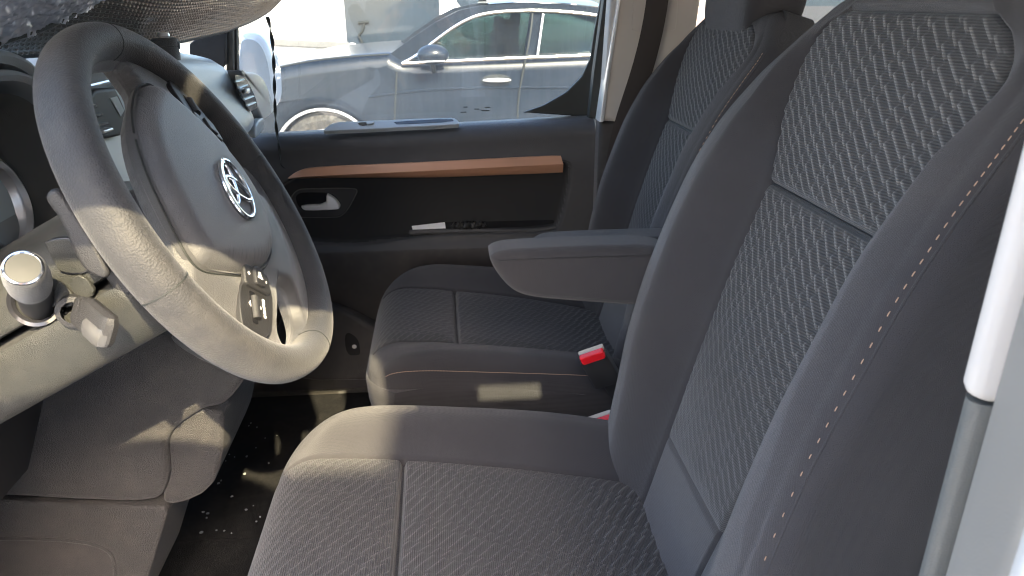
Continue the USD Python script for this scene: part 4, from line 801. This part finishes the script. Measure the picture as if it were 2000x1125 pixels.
part(sed, 'shut_line', tube(curve([at(490, 148, y=5.71), at(560, 128, y=5.72), at(700, 109.5, y=5.72), at(760, 106, y=5.72)], 30), .006, 6), M['black_rubber'])
def ellips(c, r, n=18, m=28):
    la, lo = np.linspace(-math.pi/2, math.pi/2, n), np.linspace(0, 2*math.pi, m, endpoint=False)
    return grid(A([[(c[0]+r[0]*math.cos(a)*math.cos(b), c[1]+r[1]*math.cos(a)*math.sin(b), c[2]+r[2]*math.sin(a)) for b in lo] for a in la]), closed_v=True)
mc = at(846, 107, y=5.56)
part(sed, 'mirror', ellips(mc, (.115, .09, .072)), M['car'], smooth=True); part(sed, 'mirror_foot', tube([mc+A([-.01, .02, -.05]), mc+A([.0, .12, -.12])], .02, 8), M['black_rubber'])
part(sed, 'mirror_strip', tube(curve([mc+A([-.10, -.055, -.045]), mc+A([-.02, -.082, -.040]), mc+A([.08, -.055, -.040])], 12), .006, 6), M['satin'])
hc_ = at(970, 156, y=5.69)
part(sed, 'door_handle', ellips(hc_+A([0, -.03, 0]), (.108, .022, .017)), M['satin'], smooth=True)
part(sed, 'handle_recess', prism(A([(.115*math.cos(x), .043*math.sin(x)-.004) for x in np.linspace(0, 2*math.pi, 40, endpoint=False)]), (hc_[0], 5.70, hc_[2]), (1, 0, 0), (0, 0, 1), .004, .001), M['black_rubber'])
part(sed, 'sill_crease', tube(curve([at(720, 190, y=5.70), at(850, 175, y=5.70), at(1000, 171, y=5.70), at(1200, 168, y=5.70)], 40), .010, 6), M['car'])
for w in (wcx, wcx+2.85):
    o = A([w, 5.73, .345])
    wl = part(sed, 'wheel', lathe([(.20, .02), (.235, -.01), (.30, -.02), (.335, 0), (.345, .05), (.345, .20), (.30, .22)], o, (0, 1, 0), 48), M['tyre'])
    part(wl, 'rim', lathe([(.05, -.0), (.07, .03), (.17, .045), (.215, .0), (.232, -.012), (.236, .0)], o, (0, 1, 0), 48), M['satin'])
    for k5 in range(5):
        a = k5*2*math.pi/5+.3; part(wl, 'rim_spoke', tube([o+A([.03*math.cos(a), 0, .03*math.sin(a)]), o+A([.215*math.cos(a), .0, .215*math.sin(a)])], .022, 8), M['satin'])
    part(sed, 'arch_lip', tube([A([w+.38*math.cos(a), 5.705, .345+.38*math.sin(a)]) for a in np.linspace(-.2, math.pi+.2, 40)], .012, 6), M['satin'])
for xx in (.55, 1.55):
    part(sed, 'cabin_seat', [box((xx, 6.15, .85), (.14, .5, .75), .05), box((xx, 6.15, 1.27), (.09, .26, .16), .035)], M['mat']); part(sed, 'cabin_seat', [box((xx, 6.95, .85), (.14, .5, .75), .05), box((xx, 6.95, 1.27), (.09, .26, .16), .035)], M['mat'])
part(sed, 'dash_top', box((-.05, 6.5, .98), (.5, 1.4, .08), .03), M['mat'])
VY = 8.6
wv = thing('white_van', 'tall white van with a black side window, farthest left behind the saloon bonnet', 'van', (-1, 9.4, 0))
zt_ = 2.05
xl, x0_, x1_, x2_, x3_ = (at(a, 60, y=VY)[0] for a in (300, 676, 860, 888, 1010))
part(wv, 'body', prism(chaikin(A([(xl, .35), (x3_+1.3, .35), (x3_+1.5, .9), (x3_+.9, 1.15), (x3_+.25, 1.95), (x3_-.1, zt_), (xl, zt_+.05)]), 1), (0, 10.3, 0), (1, 0, 0), (0, 0, 1), 1.7, .05, 4), M['van_paint'])
zs0 = at(760, 97, y=VY)[2]
part(wv, 'side_window', prism(rrect(x1_-x0_, zt_-.12-zs0, .03)+A([(x0_+x1_)/2, (zt_-.12+zs0)/2]), (0, VY-.0, 0), (1, 0, 0), (0, 0, 1), .012, .004), M['outdark'])
part(wv, 'cab_window', prism(chaikin(S([(892, 17), (890, -40), (1000, -45), (1010, -20), (985, -3), (930, 9)], VY), 1), (0, VY, 0), (1, 0, 0), (0, 0, 1), .012, .004), M['outdark'])
part(wv, 'rub_strip', prism(A(LineString(S([(300, 72), (530, 82), (682, 89)], VY)).buffer(.035, cap_style='flat').exterior.coords)[:-1], (0, VY, 0), (1, 0, 0), (0, 0, 1), .03, .008), M['outgrey'])
part(wv, 'latch', prism(chaikin(S([(682, 84), (692, 83), (704, 92), (704, 95), (684, 94)], VY), 1), (0, VY, 0), (1, 0, 0), (0, 0, 1), .04, .01), M['van_paint'])
part(wv, 'side_bracket', [tube([at(a, b, y=VY-.03) for a, b in l], .014, 6) for l in ([(700, 44), (721, 43)], [(712, 44), (708, 60), (700, 70), (706, 80), (709, 95)])], M['black_rubber'])
part(wv, 'wheel', lathe([(.0, .02), (.2, .02), (.30, -.02), (.335, 0), (.34, .2)], (xl+.9, VY+.0, .34), (0, 1, 0), 36), M['tyre']); part(wv, 'wheel', lathe([(.0, .02), (.2, .02), (.30, -.02), (.335, 0), (.34, .2)], (x3_+.6, VY+.0, .34), (0, 1, 0), 36), M['tyre'])
CY = 7.95
wc = thing('white_car', 'white car with curved greenish side window, seen through the windows of the dark saloon', 'car', (1.6, 8.3, 0))
cb = S([(840, 128), (862, 112), (880, 70), (905, 38), (930, 26), (990, 22), (1060, 24), (1110, 32), (1190, 60), (1300, 80), (1330, 130)], CY); cb = np.vstack([cb, [[cb[-1][0]+.1, .3]], [[cb[0][0]-.3, .3]]])
part(wc, 'body', prism(resamp(chaikin(cb, 1), .04), (0, 8.5, 0), (1, 0, 0), (0, 0, 1), .55, .06, 4), M['van_paint'], smooth=45)
part(wc, 'window', prism(chaikin(S([(899, 62), (905, 48), (930, 40), (985, 38), (1000, 50), (988, 84), (960, 82), (918, 74)], CY), 2), (0, CY, 0), (1, 0, 0), (0, 0, 1), .012, .004), simple('green_glass', (.22, .36, .33), .08, coat=1.))
part(wc, 'window_post', tube([at(976, 39, y=CY-.012), at(984, 86, y=CY-.012)], .016, 6), M['outdark'])
# ------------------------------------------------------------------ box truck parked on the near side: it shades the cabin up to its roof line
tk = thing('box_truck', 'tall white box truck parked alongside, behind the photographer', 'truck', (0, -3.6, 0))
TY, TZ = -2.4, 3.585
part(tk, 'cargo_box', prism(rrect(7.4, TZ-.95, .04)+A([.9, (TZ+.95)/2]), (0, TY, 0), (1, 0, 0), (0, 0, 1), 2.3, .03, 3, True)if False else box((2.95, TY-1.15, (TZ+.95)/2), (4.8, 2.3, TZ-.95), .03), M['van_paint'])
part(tk, 'roof_rack', box((3.12, TY-1.15, TZ+.06), (4.44, 2.3, .115), .02), M['van_paint'])
part(tk, 'chassis', box((2.4, TY-1.15, .80), (5.6, 1.0, .26), .02), M['outgrey'])
part(tk, 'cab', prism(chaikin(A([(.6, .5), (.6, 2.5), (0, 2.5), (-.7, 1.6), (-1.0, 1.3), (-1.0, .5)]), 1), (0, TY-.1, 0), (1, 0, 0), (0, 0, 1), 2.1, .06, 4), M['van_paint'])
part(tk, 'cab_window', prism(A([(.5, 1.6), (.5, 2.3), (.05, 2.3), (-.45, 1.65)]), (0, TY-.1, 0), (1, 0, 0), (0, 0, 1), .02, .004), M['outdark'])
for wx in (-.2, 3.6, 4.6):
    part(tk, 'wheel', lathe([(0, .02), (.25, .02), (.44, 0), (.47, -.04), (.47, -.25), (.44, -.28)], (wx, TY-.02, .47), (0, 1, 0), 36, (1, 0, 0)), M['tyre'])
# ------------------------------------------------------------------ the person taking the photograph: head and shoulders shade the footwell
M['skin'] = simple('skin', (.45, .27, .19), .5); M['shirt'] = simple('shirt', (.16, .17, .20), .9, bump=(900., .0008, 'weave')); M['trouser'] = simple('trousers', (.05, .06, .09), .9); M['hair'] = simple('hair', (.02, .015, .012), .6)
def body(chains, step=.014, it=8):
    out = m3.Manifold()
    for (a, ra), (b_, rb) in chains:
        out = out + m3.Manifold.batch_hull([m3.Manifold.sphere(ra, 20).translate(tuple(map(float, a))), m3.Manifold.sphere(rb, 20).translate(tuple(map(float, b_)))])
    me = out.refine_to_length(step).to_mesh(); t = trimesh.Trimesh(A(me.vert_properties[:, :3], float), A(me.tri_verts, int), process=True)
    trimesh.smoothing.filter_taubin(t, iterations=it); return t.vertices, t.faces
px0, py0 = -.10, -.43
per = thing('person', 'person in pale sun hat, grey shirt and dark trousers, holding up a phone outside', 'person', (px0, py0, 0))
J = lambda x, y, z: A([px0+x, py0+y, z])
hd, nk = J(0, .03, 1.775), J(0, 0, 1.60)
ch = [((hd, .088), (hd+A([0, .03, -.07]), .062)), ((nk, .056), (hd+A([0, 0, -.05]), .06)), ((J(0, 0, 1.52), .10), (J(0, 0, 1.60), .06)), ((J(-.17, 0, 1.50), .065), (J(.17, 0, 1.50), .065)), ((J(-.11, .01, 1.38), .115), (J(.11, .01, 1.38), .115)), ((J(-.09, 0, 1.08), .115), (J(.09, 0, 1.08), .115)), ((J(-.10, .0, 1.38), .12), (J(-.08, 0, 1.05), .115)), ((J(.10, .0, 1.38), .12), (J(.08, 0, 1.05), .115))]
arms, legs = [], []
for sg in (-1, 1):
    sh, el, wr = J(sg*.20, 0, 1.49), J(sg*.25, .12, 1.24), J(sg*.07, .37, 1.46)
    arms += [((sh, .055), (el, .042))]; ch += [((sh, .053), (el, .040)), ((el, .040), (wr, .027))]
    pm = wr+A([-sg*.005, .028, .035]); ch.append(((wr, .024), (pm, .026)))
    for k5 in range(4):
        f0 = pm+A([0, .0, .018-.016*k5]); f1 = f0+A([-sg*.022, .024, 0]); f2 = f1+A([-sg*.026, .002, 0]); ch += [((f0, .010), (f1, .009)), ((f1, .009), (f2, .008))]
    ch.append(((pm+A([0, -.005, -.02]), .011), (pm+A([-sg*.035, -.022, .0]), .009)))
    hp, kn, an = J(sg*.09, 0, .98), J(sg*.10, .02, .52), J(sg*.10, -.01, .09)
    legs += [((hp, .095), (kn, .066)), ((kn, .064), (an, .048))]; ch += [((hp, .088), (kn, .058)), ((kn, .056), (an, .04)), ((an, .042), (an+A([0, .17, -.045]), .036))]
bd = part(per, 'body', body(ch), M['skin'], smooth=True)
part(per, 'shirt', body([((J(-.17, 0, 1.50), .074), (J(.17, 0, 1.50), .074)), ((J(-.11, .01, 1.38), .125), (J(.11, .01, 1.38), .125)), ((J(-.09, 0, 1.04), .128), (J(.09, 0, 1.04), .128)), ((J(-.10, 0, 1.38), .13), (J(-.09, 0, 1.04), .128)), ((J(.10, 0, 1.38), .13), (J(.09, 0, 1.04), .128))]+[((a, ra+.008), (b_, rb+.010)) for (a, ra), (b_, rb) in arms]), M['shirt'], smooth=True)
part(per, 'trousers', body([((a, ra+.006), (b_, rb+.012)) for (a, ra), (b_, rb) in legs]+[((J(-.09, 0, 1.0), .118), (J(.09, 0, 1.0), .118))]), M['trouser'], smooth=True)
part(per, 'hair', body([((hd+A([0, -.012, .010]), .096), (hd+A([0, -.03, -.03]), .086))]), M['hair'], smooth=True)
part(per, 'sun_hat', lathe([(.0, .135), (.06, .128), (.088, .10), (.098, .045), (.104, .038), (.15, .036), (.25, .030), (.252, .027), (.15, .031), (.10, .034), (.095, .035)], hd, (0, 0, 1), 48, (1, 0, 0)), M['headliner'], smooth=50)
part(per, 'nose', body([((hd+A([0, .088, -.012]), .009), (hd+A([0, .104, -.038]), .013))], .006, 2), M['skin'], smooth=True)
for sg in (-1, 1):
    part(per, 'eye', ellips(hd+A([sg*.032, .082, -.008]), (.013, .008, .007)), M['paper'], smooth=True); part(per, 'ear', ellips(hd+A([sg*.088, .0, -.03]), (.012, .022, .032)), M['skin'], smooth=True)
part(per, 'mouth', ellips(hd+A([0, .092, -.075]), (.022, .006, .005)), M['red'], smooth=True)
tel = prism(rrect(.160, .074, .010), (0, -.012, 1.488), RT, UP, .008, .002, 2, True)
solo('phone', (tel[0]-FW*.012, tel[1]), M['gloss'], 'black phone held level in both hands outside the open door', 'phone')
